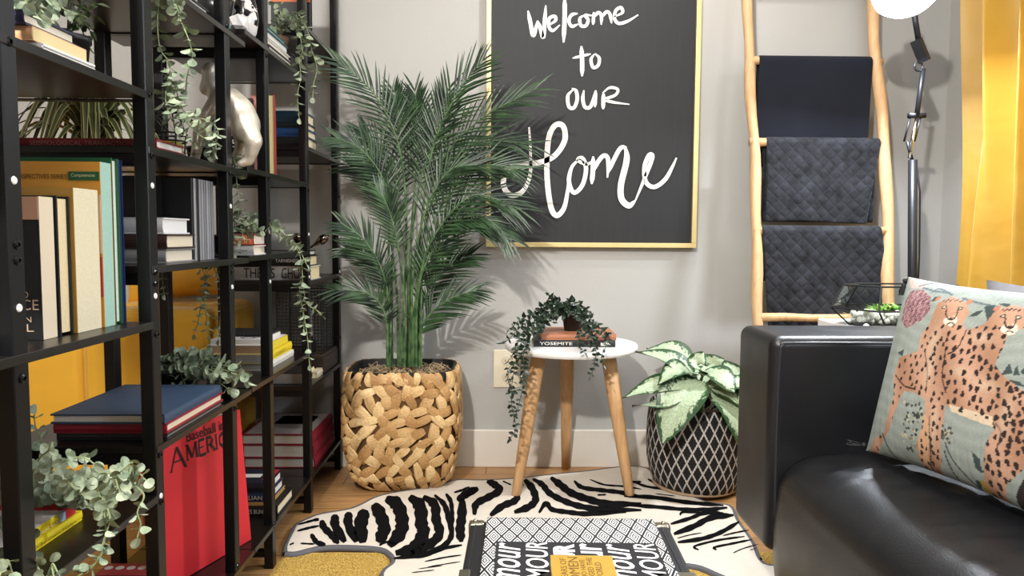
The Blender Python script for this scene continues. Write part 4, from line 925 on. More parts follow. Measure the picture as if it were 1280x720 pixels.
chalk = [(11, [(135,30),(142,65),(150,100),(162,58)]), (11, [(162,58),(170,80),(178,105),(182,60),(185,15)]), (9, [(192,72),(212,58),(210,46),(195,52),(194,75),(205,86),(225,70)]), (12, [(238,-8),(238,50),(235,120)]),
  (9, [(275,38),(258,42),(250,58),(258,74),(276,68)]), (9, [(295,42),(281,52),(284,72),(298,72),(304,56),(296,43),(316,44)]), (9, [(320,34),(318,70)]), (9, [(319,50),(332,36),(341,44),(341,70)]), (9, [(342,50),(355,34),(365,40),(370,66)]),
  (9, [(376,48),(400,36),(396,22),(382,30),(378,52),(390,66),(415,60),(445,42)]),
  (12, [(285,130),(287,172),(287,215)]), (7, [(260,164),(285,158),(312,152)]), (9, [(322,152),(312,168),(318,190),(332,184),(335,164),(323,151)]),
  (10, [(262,252),(247,270),(250,300),(264,303),(273,280),(270,256),(258,249)]), (10, [(292,254),(289,280),(296,302),(312,298),(324,256)]), (10, [(325,254),(323,302)]), (11, [(346,308),(347,262)]), (8, [(344,262),(365,247),(387,252),(380,268),(352,280),(375,288),(420,294)]),
  (15, [(138,358),(142,430),(140,495),(118,540),(85,548),(66,520),(76,478),(120,464),(175,455),(212,436),(238,395),(234,356),(212,352),(194,385),(188,450),(190,520),(200,585),(216,606),(236,585),(246,540),(255,480),(275,450)]),
  (12, [(275,450),(258,470),(250,510),(264,542),(288,520),(298,475),(288,446),(276,450),(300,462),(318,452)]), (13, [(318,440),(317,480),(314,518)]), (12, [(315,490),(330,458),(348,438),(360,450),(358,500)]), (12, [(358,490),(375,452),(394,418),(412,414)]),
  (17, [(408,412),(412,450),(396,520),(398,560),(418,578),(436,565)]), (12, [(436,565),(455,520),(478,462),(484,438),(474,438),(462,470),(466,512),(490,526),(520,505),(540,470),(552,444)])]
for ic, (wd, P) in enumerate(chalk):
    ribbon(mb, [S5(p)-Vector((0, .00018*ic, 0)) for p in P], wd/2.25/326, (0, -1, 0), n=8)
mb.build('chalk_lettering', mat('chalk_white', '#e8e6e0', .9, var=.12, vs=120), sg)

# ================================================================== OUTLET
ot = thing('wall_outlet', 'cream wall outlet plate behind the side table', 'outlet', (.0, WY-.003, .44))
q0 = atY(617, 437, WY); q1 = atY(650, 484, WY)
bevel(MB().box((q0.x, WY-.006, q1.z), (q1.x, WY-.0005, q0.z)).build('plate', cmat('#dcd2bc', .4), ot), .002, 2)
mb = MB(); cx = (q0.x+q1.x)/2; cz = (q0.z+q1.z)/2
for dz in (.032, -.032):
    MB().lathe([(.019, 0), (.018, .002), (1e-4, .0021)], (cx, WY-.0062, cz+dz), 20, M=Matrix.Rotation(pi/2, 3, 'X')).build('socket', cmat('#cfc5ae', .4), ot)
    for dx in (-.006, .006): mb.box((cx+dx-.001, WY-.0088, cz+dz-.004), (cx+dx+.001, WY-.0082, cz+dz+.004))
mb.build('slots', cmat('#3a342a'), ot)

# ================================================================== SIDE TABLE
woodm, n = nodemat('light_ash'); v, X, Y, Z = n.coord(); g = n.noise(n.mapping(v, (30, 30, 3)), 3, 4); n.col(n.mix(g, srgb('#a87a4c'), srgb('#d9b283'))); n.n['Principled BSDF'].inputs['Roughness'].default_value = .45
tc = Vector((.252, 2.60, 0)); TZ = .524
st = thing('side_table', 'small round white side table on three splayed wooden legs', 'table', tc)
MB().lathe([(.001, TZ-.024), (.218, TZ-.024), (.229, TZ-.021), (.232, TZ-.016), (.232, TZ-.004), (.229, TZ), (.001, TZ)], (tc.x, tc.y, 0), 64).build('tabletop', mat('white_lacquer', '#e4e2e0', .35, var=.02), st, True)
st.children[0].data.polygons.foreach_set('use_smooth', [abs(p.normal.z) < .5 for p in st.children[0].data.polygons])
for k, (fp, tp) in enumerate((((.058, 2.482, ZR), (.135, 2.53, TZ-.024)), ((.446, 2.482, ZR), (.372, 2.53, TZ-.024)), ((.257, 2.822, 0), (.252, 2.73, TZ-.024)))):
    a = Vector(fp); b = Vector(tp); MB().tube([a, a+Vector((0,0,.002)), a.lerp(b, .3), a.lerp(b, .65), b], [.014, .0155, .0205, .0245, .026], 20).build('leg', woodm, st, True)
# books on table
z = TZ+.0005
spinebook('black spined book titled YOSEMITE on the white side table', .392, 2.50, z, .275, .20, .023, '#17181c', '#ddd4c0', texts=[('YOSEMITE', 'spine', .018, .007, .11, .010, '#eae8e0'), ('', 'label', .225, .005, .032, .011, '#d8d4cc')])
spinebook('copper orange book under the small vine pot on the side table', .395, 2.50, z+.0235, .255, .20, .020, '#a2694a', '#c9a888', texts=[('', 'label', .21, .005, .022, .010, '#7a2c20')])
z2 = z+.044
t = thing('trailing_vine', 'dark green trailing vine in a small black pot on the side table books', 'plant', (.265, 2.6, z2))
potmesh(t, (.255, 2.60, z2), .038, .062); l, s = MB(), MB(); top = Vector((.255, 2.6, z2+.06)); random.seed(5)
for P in [pth((690,385,2.55),(670,400,2.48),(650,420,2.40),(645,450,2.35),(640,480,2.34),(640,510,2.33),(645,535,2.33),(638,548,2.33)),
          pth((690,392,2.54),(665,408,2.44),(655,440,2.36),(655,470,2.34),(650,500,2.33),(643,525,2.33)),
          pth((680,390,2.54),(655,405,2.44),(635,425,2.40),(628,428,2.40)), pth((688,380,2.55),(668,390,2.5),(650,400,2.45),(637,412,2.42)),
          pth((700,380,2.58),(690,372,2.55),(684,368,2.53)), pth((705,380,2.6),(712,375,2.6),(708,385,2.52),(718,395,2.5)), pth((695,380,2.58),(680,385,2.55),(672,395,2.5),(690,402,2.48)),
          pth((725,390,2.55),(735,405,2.48),(740,425,2.36),(745,440,2.34),(742,460,2.33),(738,470,2.33)), pth((730,392,2.55),(750,410,2.46),(760,425,2.36),(752,445,2.34),(755,455,2.33)),
          pth((725,395,2.54),(728,412,2.46),(722,430,2.37),(730,440,2.35)), pth((722,385,2.58),(735,388,2.55),(728,400,2.5)), pth((690,395,2.54),(676,410,2.45),(660,415,2.42),(648,435,2.35),(636,450,2.34)),
          pth((688,395,2.54),(672,415,2.42),(650,445,2.34),(634,465,2.33),(640,490,2.33)), pth((700,382,2.58),(696,390,2.5),(680,400,2.48),(668,412,2.44)), pth((715,380,2.6),(722,378,2.58),(728,382,2.56)), pth((725,395,2.54),(745,415,2.44),(735,432,2.36),(728,428,2.36))]:
    vine(l, s, [top+rv(.012)]+P, .0098, .0135, .0012, pointed=True)
l.build('foliage', DG, t); s.build('stems', DGS, t)

# ================================================================== AGLAONEMA POT
pp = Vector((.70, 2.60, 0))
t = thing('potted_aglaonema', 'broad pale green variegated plant in a black fabric pot with white lattice', 'plant', pp)
m, n = nodemat('lattice_fabric'); v, X, Y, Z = n.coord(); ang = n.m('MULTIPLY', n.m('ARCTAN2', Y, X), 30/(2*pi)); zz = n.m('DIVIDE', Z, .07)
wob = n.m('MULTIPLY', n.m('SINE', n.m('MULTIPLY', Z, 700)), .02)
a1 = n.m('ABSOLUTE', n.m('SUBTRACT', n.m('FRACT', n.m('ADD', n.m('ADD', ang, zz), wob)), .5)); a2 = n.m('ABSOLUTE', n.m('SUBTRACT', n.m('FRACT', n.m('SUBTRACT', n.m('SUBTRACT', ang, zz), wob)), .5))
ln_ = n.m('LESS_THAN', n.m('MINIMUM', a1, a2), .085); n.col(n.mix(ln_, srgb('#0c0a0b'), srgb('#b8b2ac'))); n.n['Principled BSDF'].inputs['Roughness'].default_value = .85
mb = MB(); mb.lathe([(.001, .018), (.132, .018), (.148, .026), (.160, .055), (.172, .12), (.174, .20), (.170, .27), (.163, .315), (.158, .315), (.16, .27), (.001, .26)], (pp.x, pp.y, 0), 48)
for v in mb.v: v.z += (.012*(v.x-pp.x)/.16*-1)*max(0, 1-v.z/.1)
mb.build('pot', m, t, True)
MB().lathe([(.12, .0175), (.147, .0175), (.150, .022), (.146, .028)], (pp.x, pp.y, 0), 48).build('pot_rim', mat('pot_base_tan', '#9a8368', .8), t, True)
m, n = nodemat('aglaonema_leaf'); a = n.node('ShaderNodeVertexColor', layer_name='margin'); q = n.node('ShaderNodeSeparateColor'); n.l.new(a.outputs[0], q.inputs[0]); v, X, Y, Z = n.coord()
nz = n.noise(n.mapping(v, (1, 1, .35)), 70, 4, .75); mm = n.m('ADD', q.outputs[0], n.m('MULTIPLY', n.m('SUBTRACT', nz, .5), 1.6))
fine = n.ramp(n.noise(v, 160, 2), .3, .7)
n.col(n.mix(n.ramp(mm, .50, .58), n.mix(fine, srgb('#8fa386'), srgb('#b9c8a6')), srgb('#2d4a2c'))); n.n['Principled BSDF'].inputs['Roughness'].default_value = .4
def bigleaf(base, ctrl, tip, W, roll=0, fold=.25):
    P = catmull([base, ctrl, tip], 8); K_ = len(P); mb = MB(); marg = []; vs = []
    for i, p in enumerate(P):
        u = i/(K_-1); d = (P[min(i+1, K_-1)]-P[max(i-1, 0)]).normalized(); s_ = d.cross(Vector((0, -.35, .95))).normalized()
        s_ = Matrix.Rotation(roll, 3, d) @ s_; nn_ = s_.cross(d).normalized()
        w_ = W/2*(sin(pi*min(1, u**.8*.98+.02))**.8)*(1 if u < .97 else .3)+.0008
        for j in range(-4, 5):
            vv = j/4; vs.append(p+s_*w_*vv+nn_*(abs(vv)*fold*w_-.006*sin(7*u+vv*2)*abs(vv))); marg.append(min(1, abs(vv)**1.3*.85+.35*max(0, u-.8)/.2))
    for q_ in vs: q_.y = min(q_.y, WY-.02)
    mb.add(vs, [(9*i+j, 9*i+j+1, 9*i+j+10, 9*i+j+9) for i in range(K_-1) for j in range(8)])
    o = mb.build('leaf', m, t, True); ca = o.data.color_attributes.new('margin', 'FLOAT_COLOR', 'POINT')
    for i, e_ in enumerate(marg): ca.data[i].color = (e_, e_, e_, 1)
random.seed(9)
C0 = Vector((.70, 2.60, .30))
LV = [((868,470,2.5),(835,452,2.52),(793,440,2.50),.13,.1), ((862,485,2.46),(825,482,2.46),(778,498,2.44),.10,.0), ((862,490,2.45),(830,505,2.42),(790,508,2.42),.075,.2),
      ((880,478,2.44),(850,500,2.40),(828,555,2.38),.15,-.2), ((870,470,2.48),(848,462,2.45),(822,482,2.42),.10,.1), ((880,465,2.5),(898,470,2.44),(918,490,2.40),.12,.0),
      ((885,480,2.48),(910,480,2.45),(945,478,2.44),.09,.1), ((890,490,2.46),(915,510,2.42),(938,570,2.40),.13,.2), ((885,470,2.62),(905,462,2.66),(935,468,2.66),.10,.2),
      ((870,465,2.6),(885,455,2.65),(905,450,2.68),.11,.1), ((860,465,2.58),(840,440,2.62),(808,436,2.66),.11,-.1), ((890,485,2.44),(912,495,2.44),(950,520,2.44),.09,.1), ((868,478,2.56),(890,470,2.6),(930,495,2.62),.10,.1),
      ((878,470,2.46),(872,455,2.44),(880,440,2.44),.08,.1)]
stm = MB()
for b, c_, e_, W, rl in LV:
    B = atY(*b); bigleaf(B, atY(*c_), atY(*e_), W, rl); stm.tube(catmull([Vector((pp.x+random.uniform(-.03, .03), pp.y+random.uniform(-.03, .03), .262)), C0.lerp(B, .5)+Vector((0, 0, .02)), B], 5), .004, 6)
stm.build('stems', leafmat('agl_stem', '#5c7a48', '#8aa070'), t)
MB().lathe([(.001, .272), (.158, .266)], (pp.x, pp.y, 0), 32).build('soil', mat('moss_soil'), t)

# ================================================================== TRUNK
a_ = radians(-1.8)
tk = thing('steamer_chest', 'low black storage trunk with metal corners used as a coffee table', 'trunk', (.135, 1.14, ZR+.001))
TM = Matrix.Translation(Vector((.135, 1.14, 0))) @ Matrix.Rotation(a_, 4, 'Z')
def tb(mb, a, b, **k): return mb.box(a, b, M=TM, **k)
w2, l2, zt = .208, .385, .300; trk = mat('trunk_vinyl', '#101113', .5, bump=.3, bs=500)
tb(MB(), (-w2+.004, -l2+.004, ZR+.001), (w2-.004, l2-.004, .225), bev=.003).build('trunk_body', trk, tk)
tb(MB(), (-w2+.002, -l2+.002, .2265), (w2-.002, l2-.002, zt), bev=.006).build('lid', trk, tk)
mb = MB()
for z0 in (.2245,): tb(mb, (-w2, -l2, z0), (w2, l2, z0+.006), bev=.001)
for x in (-w2+.012, w2-.02): tb(mb, (x, -l2+.01, zt-.001), (x+.003, l2-.01, zt+.0012))
mb.build('edge_trim', mat('trunk_trim', '#34363a', .35, .5), tk)
stl = mat('aged_nickel', '#9a9484', .3, .9, var=.2, bump=.2, bs=80)
for sx in (-1, 1):
    for syy in (-1, 1):
        for zc in (zt, ZR+.02):
            mb = MB(); xo, yo_ = sx*w2, syy*l2; s1, s2 = (1 if zc == zt else -1), 0
            z1 = zt+.003 if zc == zt else ZR+.001; z0 = z1-.032 if zc == zt else z1+.03
            tb(mb, (min(xo+sx*.002, xo-sx*.032), min(yo_+syy*.002, yo_-syy*.024), min(z0, z1)), (max(xo+sx*.002, xo-sx*.032), max(yo_+syy*.002, yo_-syy*.024), max(z0, z1)), bev=.007)
            mb.ball(TM @ Vector((xo-sx*.012, yo_-syy*.010, z1 if zc == zt else z1+.01)), .005, 6); mb.build('corner_guard', stl, tk, True)
for sx in (-1, 1):
    mb = MB(); tb(mb, (sx*(w2-.018)-.012 if sx > 0 else -w2-.002, .10, zt-.012), ((w2+.002) if sx > 0 else -w2+.018, .15, zt+.003), bev=.002); mb.build('side_clasp', stl, tk)
# patterned blanket
m, n = nodemat('diamond_weave'); v, X, Y, Z = n.coord()
fx = n.m('ABSOLUTE', n.m('SUBTRACT', n.m('FRACT', n.m('DIVIDE', X, .031)), .5)); fy = n.m('ABSOLUTE', n.m('SUBTRACT', n.m('FRACT', n.m('DIVIDE', Y, .074)), .5))
dd_ = n.m('ADD', fx, fy); st_ = n.m('GREATER_THAN', n.m('FRACT', n.m('MULTIPLY', n.m('ABSOLUTE', n.m('SUBTRACT', dd_, .5)), 6.0)), .46)
n.col(n.mix(st_, srgb('#17171b'), srgb('#d3d1ce'))); n.n['Principled BSDF'].inputs['Roughness'].default_value = .95
bl = thing('patterned_blanket', 'black and white diamond woven blanket covering the trunk lid', 'blanket', (.145, 1.14, zt+.0015))
mb = MB(); nx, ny = 40, 60; vs = []
bx0_, bx1_ = -.172, .178; random.seed(2)
for j in range(ny+1):
    for i in range(nx+1):
        x = bx0_+(bx1_-bx0_)*i/nx; y = -l2+.0+(2*l2+.006)*j/ny; z = zt+.0045+.0012*sin(x*60+y*9)*sin(y*31)
        vs.append(TM @ Vector((x, y, z)))
b0 = len(vs)
fs = [(j*(nx+1)+i, j*(nx+1)+i+1, (j+1)*(nx+1)+i+1, (j+1)*(nx+1)+i) for j in range(ny) for i in range(nx)]
mb.add(vs, fs)
for k in (0, ny):   # hanging ends over the trunk's short sides
    y = -l2 if k == 0 else l2+.006; s_ = -1 if k == 0 else 1
    r0 = [TM @ Vector((bx0_+(bx1_-bx0_)*i/nx, y, zt+.0045)) for i in range(nx+1)]; r1 = [TM @ Vector((bx0_+(bx1_-bx0_)*i/nx, y+s_*.006, zt-.001)) for i in range(nx+1)]; r2 = [TM @ Vector((bx0_+(bx1_-bx0_)*i/nx, y+s_*(.008+.003*sin(i)), zt-.06)) for i in range(nx+1)]
    mb.add(r0+r1+r2, [(i, i+1, nx+2+i, nx+1+i) for i in range(nx)]+[(nx+1+i, nx+2+i, 2*nx+3+i, 2*nx+2+i) for i in range(nx)])
o = mb.build('blanket_cloth', m, bl, True); sd = o.modifiers.new('solid', 'SOLIDIFY'); sd.thickness = .002; sd.offset = 0
# black cloth with AMOUR lettering
cl = thing('lettered_cloth', 'black cloth printed with white amour lettering lying on the blanket', 'cloth', (.14, 1.05, zt+.006))
cx0, cx1, cy1 = -.148, .160, .262
o = MB().add([TM @ Vector(p) for p in ((cx0, -l2+.02, zt+.0078), (cx1, -l2+.02, zt+.0078), (cx1, cy1, zt+.0078), (cx0, cy1, zt+.0078), (cx0, -l2+.02, zt+.0068), (cx1, -l2+.02, zt+.0068), (cx1, cy1, zt+.0068), (cx0, cy1, zt+.0068))], [(0,1,2,3),(7,6,5,4),(0,4,5,1),(1,5,6,2),(2,6,7,3),(3,7,4,0)]).build('cloth_sheet', mat('black_cotton', '#1a1a1e', .9, var=.15), cl)
mb = MB(); YD = TM.to_3x3() @ Vector((0, 1, 0)); XD = TM.to_3x3() @ Vector((-1, 0, 0)); cw = (cx1-cx0)/6
for c_ in range(6):
    for r in range(3):
        s_ = ['amour', 'AMOUR', 'AMOUR', 'amour', 'amour', 'AMOUR'][c_]; b_ = [.008, .010, .05, .022, .008, .006][c_]; sh = [.35, .15, 0, .1, .35, .15][c_]
        text(mb, s_, TM @ Vector((cx0+cw*(c_+1)-.004, cy1-.006-.205*(r+1)+.006+[0, .004, -.004, 0, 0, .003][c_], zt+.0086)), YD, XD, .198, cw*.82, shear=sh, bold=b_)
mb.build('lettering', cmat('#eeecea'), cl)
# gold book
q = atZ(688, 694, zt+.03); q1 = atZ(765, 696, zt+.03); Lg = .235
gb_ = book('gold covered book about women lying on the lettered cloth', Vector((q.x, q.y-Lg, zt+.0088)), (0, 1, 0), (-1, 0, 0), Lg, 0.001+.0, .0, '#c79a3a') if False else None
t = thing('book', 'gold covered book about women lying on the lettered cloth', 'book', (q.x, q.y, zt+.0088))
GM = Matrix.Translation(Vector((q.x, q.y, 0))) @ Matrix.Rotation(a_, 4, 'Z'); gw = q1.x-q.x
goldc = mat('gold_foil_cover', '#c9a145', .38, .35, var=.1, vs=60)
mb = MB().box((0, -Lg, zt+.0088), (gw, 0, zt+.0110), M=GM).box((0, -Lg, zt+.0285), (gw, 0, zt+.0305), M=GM).box((0, -Lg, zt+.0110), (.002, 0, zt+.0285), M=GM); mb.build('cover', goldc, t)
MB().box((.0022, -Lg+.003, zt+.0111), (gw-.003, -.003, zt+.0284), M=GM).build('page_block', cmat('#ece2cc'), t)
mb = MB()
for s_, x, w_, h_, ye in (('100 YEARS OF', .028, .12, .011, .013), ('WOMEN', .050, .13, .018, .008), ('WHO HAVE', .062, .09, .009, .018), ('CHANGED THE', .076, .12, .010, .010), ('WORLD', .091, .07, .011, .028)):
    text(mb, s_, GM @ Vector((x*gw/.115, -w_-ye, zt+.0309)), YD, XD, w_, h_)
mb.build('title', cmat('#6e4f1c'), t)

# ================================================================== LADDER + THROWS
lad = thing('blanket_ladder', 'peeled log ladder leaning on the wall, hung with dark throws', 'ladder', (1.13, 2.5, 0))
m, n = nodemat('peeled_log'); v, X, Y, Z = n.coord(); g = n.noise(n.mapping(v, (40, 40, 3)), 2, 5, .7); n.col(n.mix(g, srgb('#a67a4e'), srgb('#e0bf92'))); n.n['Principled BSDF'].inputs['Roughness'].default_value = .6; n.bump(g, .4, .004); logm = m
def lady(z): return 2.43+(2.825-2.43)*min(z, 2.1)/2.1
def ladx(sgn, z): return (.897+.004*sin(z*7)+.003*sin(z*17)) if sgn < 0 else (1.360+.008*sin(z*6+1)+.003*sin(z*15))
for sgn in (-1, 1):
    P = [Vector((ladx(sgn, .07*i), lady(.07*i), .07*i+.0)) for i in range(31)]
    MB().tube(P, [.0185+.0018*sin(i*1.3)+(.002 if sgn > 0 else 0) for i in range(31)], 14).build('rail', logm, lad, True)
rz = [.27, .585, .90, 1.215, 1.545, 1.87]; rz[1] = atY(945, 397, lady(.6)).z; rz[2] = atY(945, 288, lady(.9)).z; rz[3] = atY(945, 178, lady(1.25)).z; rz[4] = atY(945, 76, lady(1.55)).z
for z in rz:
    if z < 2: MB().tube([(.885+.45*k/5*1.09, lady(z), z+.002*sin(k*2)) for k in range(6)], [.0155, .0145, .0135, .0135, .0145, .0155], 12).build('rung', logm, lad, True)
thm, n = nodemat('velvet_throw'); v, X, Y, Z = n.coord()
s1 = n.m('ADD', n.m('DIVIDE', X, .045), n.m('DIVIDE', Z, .045)); s2 = n.m('SUBTRACT', n.m('DIVIDE', X, .045), n.m('DIVIDE', Z, .045))
pc_ = n.m('MULTIPLY', n.m('ABSOLUTE', n.m('SINE', n.m('MULTIPLY', s1, pi))), n.m('ABSOLUTE', n.m('SINE', n.m('MULTIPLY', s2, pi))))
g = n.noise(v, 22, 5, .65); n.col(n.mix(n.ramp(g, .35, .7), srgb('#0e1014'), srgb('#2e3038'))); b = n.n['Principled BSDF']; b.inputs['Roughness'].default_value = .8; b.inputs['Sheen Weight'].default_value = .15; b.inputs['Specular IOR Level'].default_value = .2
n.bump(n.m('POWER', n.m('ADD', pc_, .02), .4), .55, .006)
thp = mat('navy_fleece', '#171a24', .9, var=.15, vs=20, bump=.3, bs=200, sheen=.15, spec=.2)
def throw(label, rung, x0, x1, xb0, xb1, zf, zb, m, yo, group):
    """folded over a rung: back drop zb, front drop zf"""
    t = thing('throw_blanket', label, 'blanket', ((x0+x1)/2, lady(rung)-yo, rung), group)
    R_ = .0185+yo*.15; path = []
    for k in range(10): u = k/9; path.append((R_*.95+.003, (zb-rung)*(1-u), 'b', 1-u))
    for k in range(1, 9): a = pi*k/9; path.append((R_*cos(a), R_*sin(a), 't', 0))
    for k in range(28): u = k/27; path.append((-R_-.003, (zf-rung)*u, 'f', u))
    mb = MB(); nx = 40; vs = []
    for (dy, dz, w_, u) in path:
        for i in range(nx+1):
            s_ = i/nx; xa = x0+(xb0-x0)*u if w_ == 'f' else x0; xb_ = x1+(xb1-x1)*u if w_ == 'f' else x1
            x = xa+(xb_-xa)*s_; z = rung+dz; fold = .006*sin(s_*9+u*2)*u+.003*sin(s_*23+1)*u
            y = lady(rung)+dy+(fold if w_ != 'b' else 0)
            if w_ == 'f': y += -.004*u; z += .004*sin(s_*5)*u
            if w_ == 'b': y = min(y+.3*0, WY-.01)
            vs.append(Vector((x, y, z)))
    N_ = len(path)
    mb.add(vs, [(j*(nx+1)+i, j*(nx+1)+i+1, (j+1)*(nx+1)+i+1, (j+1)*(nx+1)+i) for j in range(N_-1) for i in range(nx)])
    o = mb.build('throw_cloth', m, t, True); sd = o.modifiers.new('solid', 'SOLIDIFY'); sd.thickness = .009; sd.offset = 1
    sb = o.modifiers.new('sub', 'SUBSURF'); sb.levels = 1; sb.render_levels = 1
    return t
GT = 'dark throws on the ladder'
px = lambda x, y, Y: atY(x, y, Y).x
throw('plain dark navy throw on the highest ladder rung in view', rz[4], .925, 1.335, .915, 1.32, atY(960, 208, 2.66).z, atY(960, 190, 2.7).z, thp, .002, GT)
throw('quilted charcoal velvet throw on the middle ladder rung', rz[3], .94, 1.348, .945, 1.30, rz[2]+.03, rz[2]+.03, thm, .002, GT)
throw('long quilted charcoal velvet throw on the lower ladder rung', rz[2], .912, 1.335, .955, 1.395, rz[1]-.16, atY(950, 350, 2.7).z, thm, .002, GT)
# dark fleece seen behind the lower throws
0 and throw('dark navy fleece throw hanging behind the velvet throws on the lower rung', rz[1], .925, 1.30, .925, 1.29, rz[1]-.2, rz[1]-.2, thp, .002, GT)

# ================================================================== FLOOR LAMP
lm = mat('lamp_black', '#22242a', .4, .3)
lp = thing('floor_lamp', 'black jointed floor lamp with a bright white round head in the corner', 'lamp', (1.37, 2.45, 0))
LP = lambda x, y, Y=2.45: atY(x, y, Y)
MB().lathe([(.001, 0), (.13, 0), (.135, .008), (.13, .016), (.02, .022), (.016, .04)], (1.372, 2.45, 0), 40).build('base', lm, lp, True)
MB().tube([(1.372, 2.45, .02), (1.371, 2.45, .774), LP(1141, 200)], .0145, 16).build('pole', lm, lp, True)
MB().tube([(1.39, 2.45, .1), (1.392, 2.452, .5), (1.392, 2.452, .85), LP(1150, 240), LP(1146, 210)], .003, 6).build('cable', lm, lp, True)
MB().tube([LP(1137, 198), LP(1141, 172), LP(1146, 148)], .006, 10).build('bracket', mat('polished_steel', '#d8d8dc', .15, 1), lp, True)
mb = MB()
for dx in (-7, 6): mb.tube([LP(1137+dx, 177), LP(1145+dx, 146)], .0035, 8)
mb.tube([LP(1134, 177), LP(1140, 200)], .0055, 8); mb.box(LP(1137, 147, 2.445), LP(1155, 142, 2.46)); mb.build('spring_joint', lm, lp, True)
MB().tube([LP(1146, 145), LP(1150, 115), LP(1154, 86)], .008, 10).build('arm', lm, lp, True)
mb = MB(); mb.tube([LP(1145, 50), LP(1156, 77)], .022, 4); mb.tube([LP(1148+5*cos(a), 83+6*sin(a)) for a in [i*pi/6 for i in range(13)]], .003, 6); mb.build('upper_joint', lm, lp)
MB().tube([LP(1149, 55), LP(1144, 25), LP(1141, -10, 2.44), LP(1137, -45, 2.39)], .009, 10).build('arm', lm, lp, True)
hc_ = atY(1132, -12, 2.34); HQ = Vector((-.12, -.5, -1)).normalized().to_track_quat('-Z', 'Y').to_matrix()
m, n = nodemat('lit_diffuser'); b = n.n['Principled BSDF']; b.inputs['Emission Color'].default_value = (.86, .92, 1, 1); b.inputs['Emission Strength'].default_value = 9
MB().lathe([(.03, .052), (.075, .038), (.094, .015), (.097, 0), (.092, -.022), (.075, -.042), (.04, -.056), (.001, -.060)], hc_, 40, M=HQ).build('light_globe', m, lp, True)
light('lamp_light', 'AREA', hc_+Vector((-.02, -.05, -.075)), 20, (.84, .91, 1), hc_+Vector((-.14, -.65, -1.1)), shape='DISK', size=.11)
MB().lathe([(.034, .05), (.034, .075), (.02, .085), (.001, .086)], hc_, 24, M=HQ).build('lamp_cap', lm, lp, True)

# ================================================================== CURTAIN
cm, n = nodemat('yellow_curtain'); v, X, Y, Z = n.coord(); g = n.noise(n.mapping(v, (2, 2, 1)), 4, 2); n.col(n.mix(g, srgb('#a37c1c'), srgb('#b9902a'))); b = n.n['Principled BSDF']; b.inputs['Roughness'].default_value = .5; b.inputs['Sheen Weight'].default_value = .3; n.bump(n.noise(n.mapping(v, (1, 3, 2.2)), 2.5, 3), .35, .02)
ct = thing('window_curtain', 'mustard yellow satin curtain hanging in deep folds on the right wall', 'curtain', (1.6, 2.0, .03))
mb = MB(); nn2, nz2 = 220, 24; vs = []
for j in range(nz2+1):
    z = .03+2.37*j/nz2
    for i in range(nn2+1):
        s_ = i/nn2; y = 2.55-1.45*s_; ph = s_*2*pi*8.3-.6; amp = .05+.012*sin(s_*11)
        x = 1.60+amp*sin(ph+.25*sin(z*2+s_*5))+.012*sin(2.3*ph+z*3); vs.append(Vector((x, y+.02*cos(ph)+.006*sin(z*5+ph), z)))
mb.add(vs, [(j*(nn2+1)+i, j*(nn2+1)+i+1, (j+1)*(nn2+1)+i+1, (j+1)*(nn2+1)+i) for j in range(nz2) for i in range(nn2)])
mb.build('curtain_cloth', cm, ct, True)
MB().tube([(1.60, 2.6, 2.43), (1.60, 1.0, 2.43)], .012, 12).build('curtain_rod', lm, ct, True)
mb = MB()
for k in range(8): yy = 2.5-k*.2; mb.tube([(1.60+.018*cos(a), yy, 2.425+.02*sin(a)) for a in [i*pi/6 for i in range(13)]], .003, 6)
mb.build('rings', lm, ct)

# ================================================================== BLACK SOFA
lea, n = nodemat('black_leather'); v, X, Y, Z = n.coord(); vo = n.node('ShaderNodeTexVoronoi'); vo.inputs['Scale'].default_value = 380; n.l.new(v, vo.inputs['Vector'])
g = n.noise(v, 6, 4); n.col(n.mix(g, srgb('#0a0b0e'), srgb('#17181c'))); b = n.n['Principled BSDF']; b.inputs['Specular IOR Level'].default_value = .6; n.put(n.ramp(n.noise(v, 9, 3), 0, 1), b.inputs['Roughness']); 
r_n = n.node('ShaderNodeMapRange'); n.l.new(n.noise(v, 10, 3), r_n.inputs[0]); r_n.inputs[3].default_value = .3; r_n.inputs[4].default_value = .48; n.l.new(r_n.outputs[0], b.inputs['Roughness']); n.bump(vo.outputs['Distance'], .25, .001)
so = thing('leather_sofa', 'black leather sofa with square rounded arm at the right edge', 'sofa', (1.05, .8, 0))
def rbox(name, a, b, r, seg=5, m=lea, pre=None):
    o = MB().box(a, b).build(name, m, so, True); bv = bevel(o, r, seg); 
    wn = o.modifiers.new('wn', 'WEIGHTED_NORMAL'); wn.keep_sharp = True
    return o
YA0 = 1.65
rbox('armrest', (.612, YA0, .175), (1.34, YA0+.24, .677), .026, 5)
mb = MB()
for yy in (YA0-.0005,):
    mb.tube(catmull([(.634, yy+.004, .20), (.630, yy+.003, .42), (.632, yy+.003, .635), (.642, yy+.004, .656), (.662, yy+.004, .662), (1.0, yy+.004, .662), (1.12, yy+.004, .662)], 6), .0035, 6)
mb.build('piping', mat('leather_piping', '#2a2b30', .35), so, True)
rbox('armrest', (.612, -.42, .175), (1.34, -.205, .668), .026, 5)
rbox('backrest', (1.13, -.42, .175), (1.40, YA0+.24, .70), .04, 5)
rbox('seat_frame', (.64, -.20, .12), (1.13, YA0-.002, .25), .02, 3)
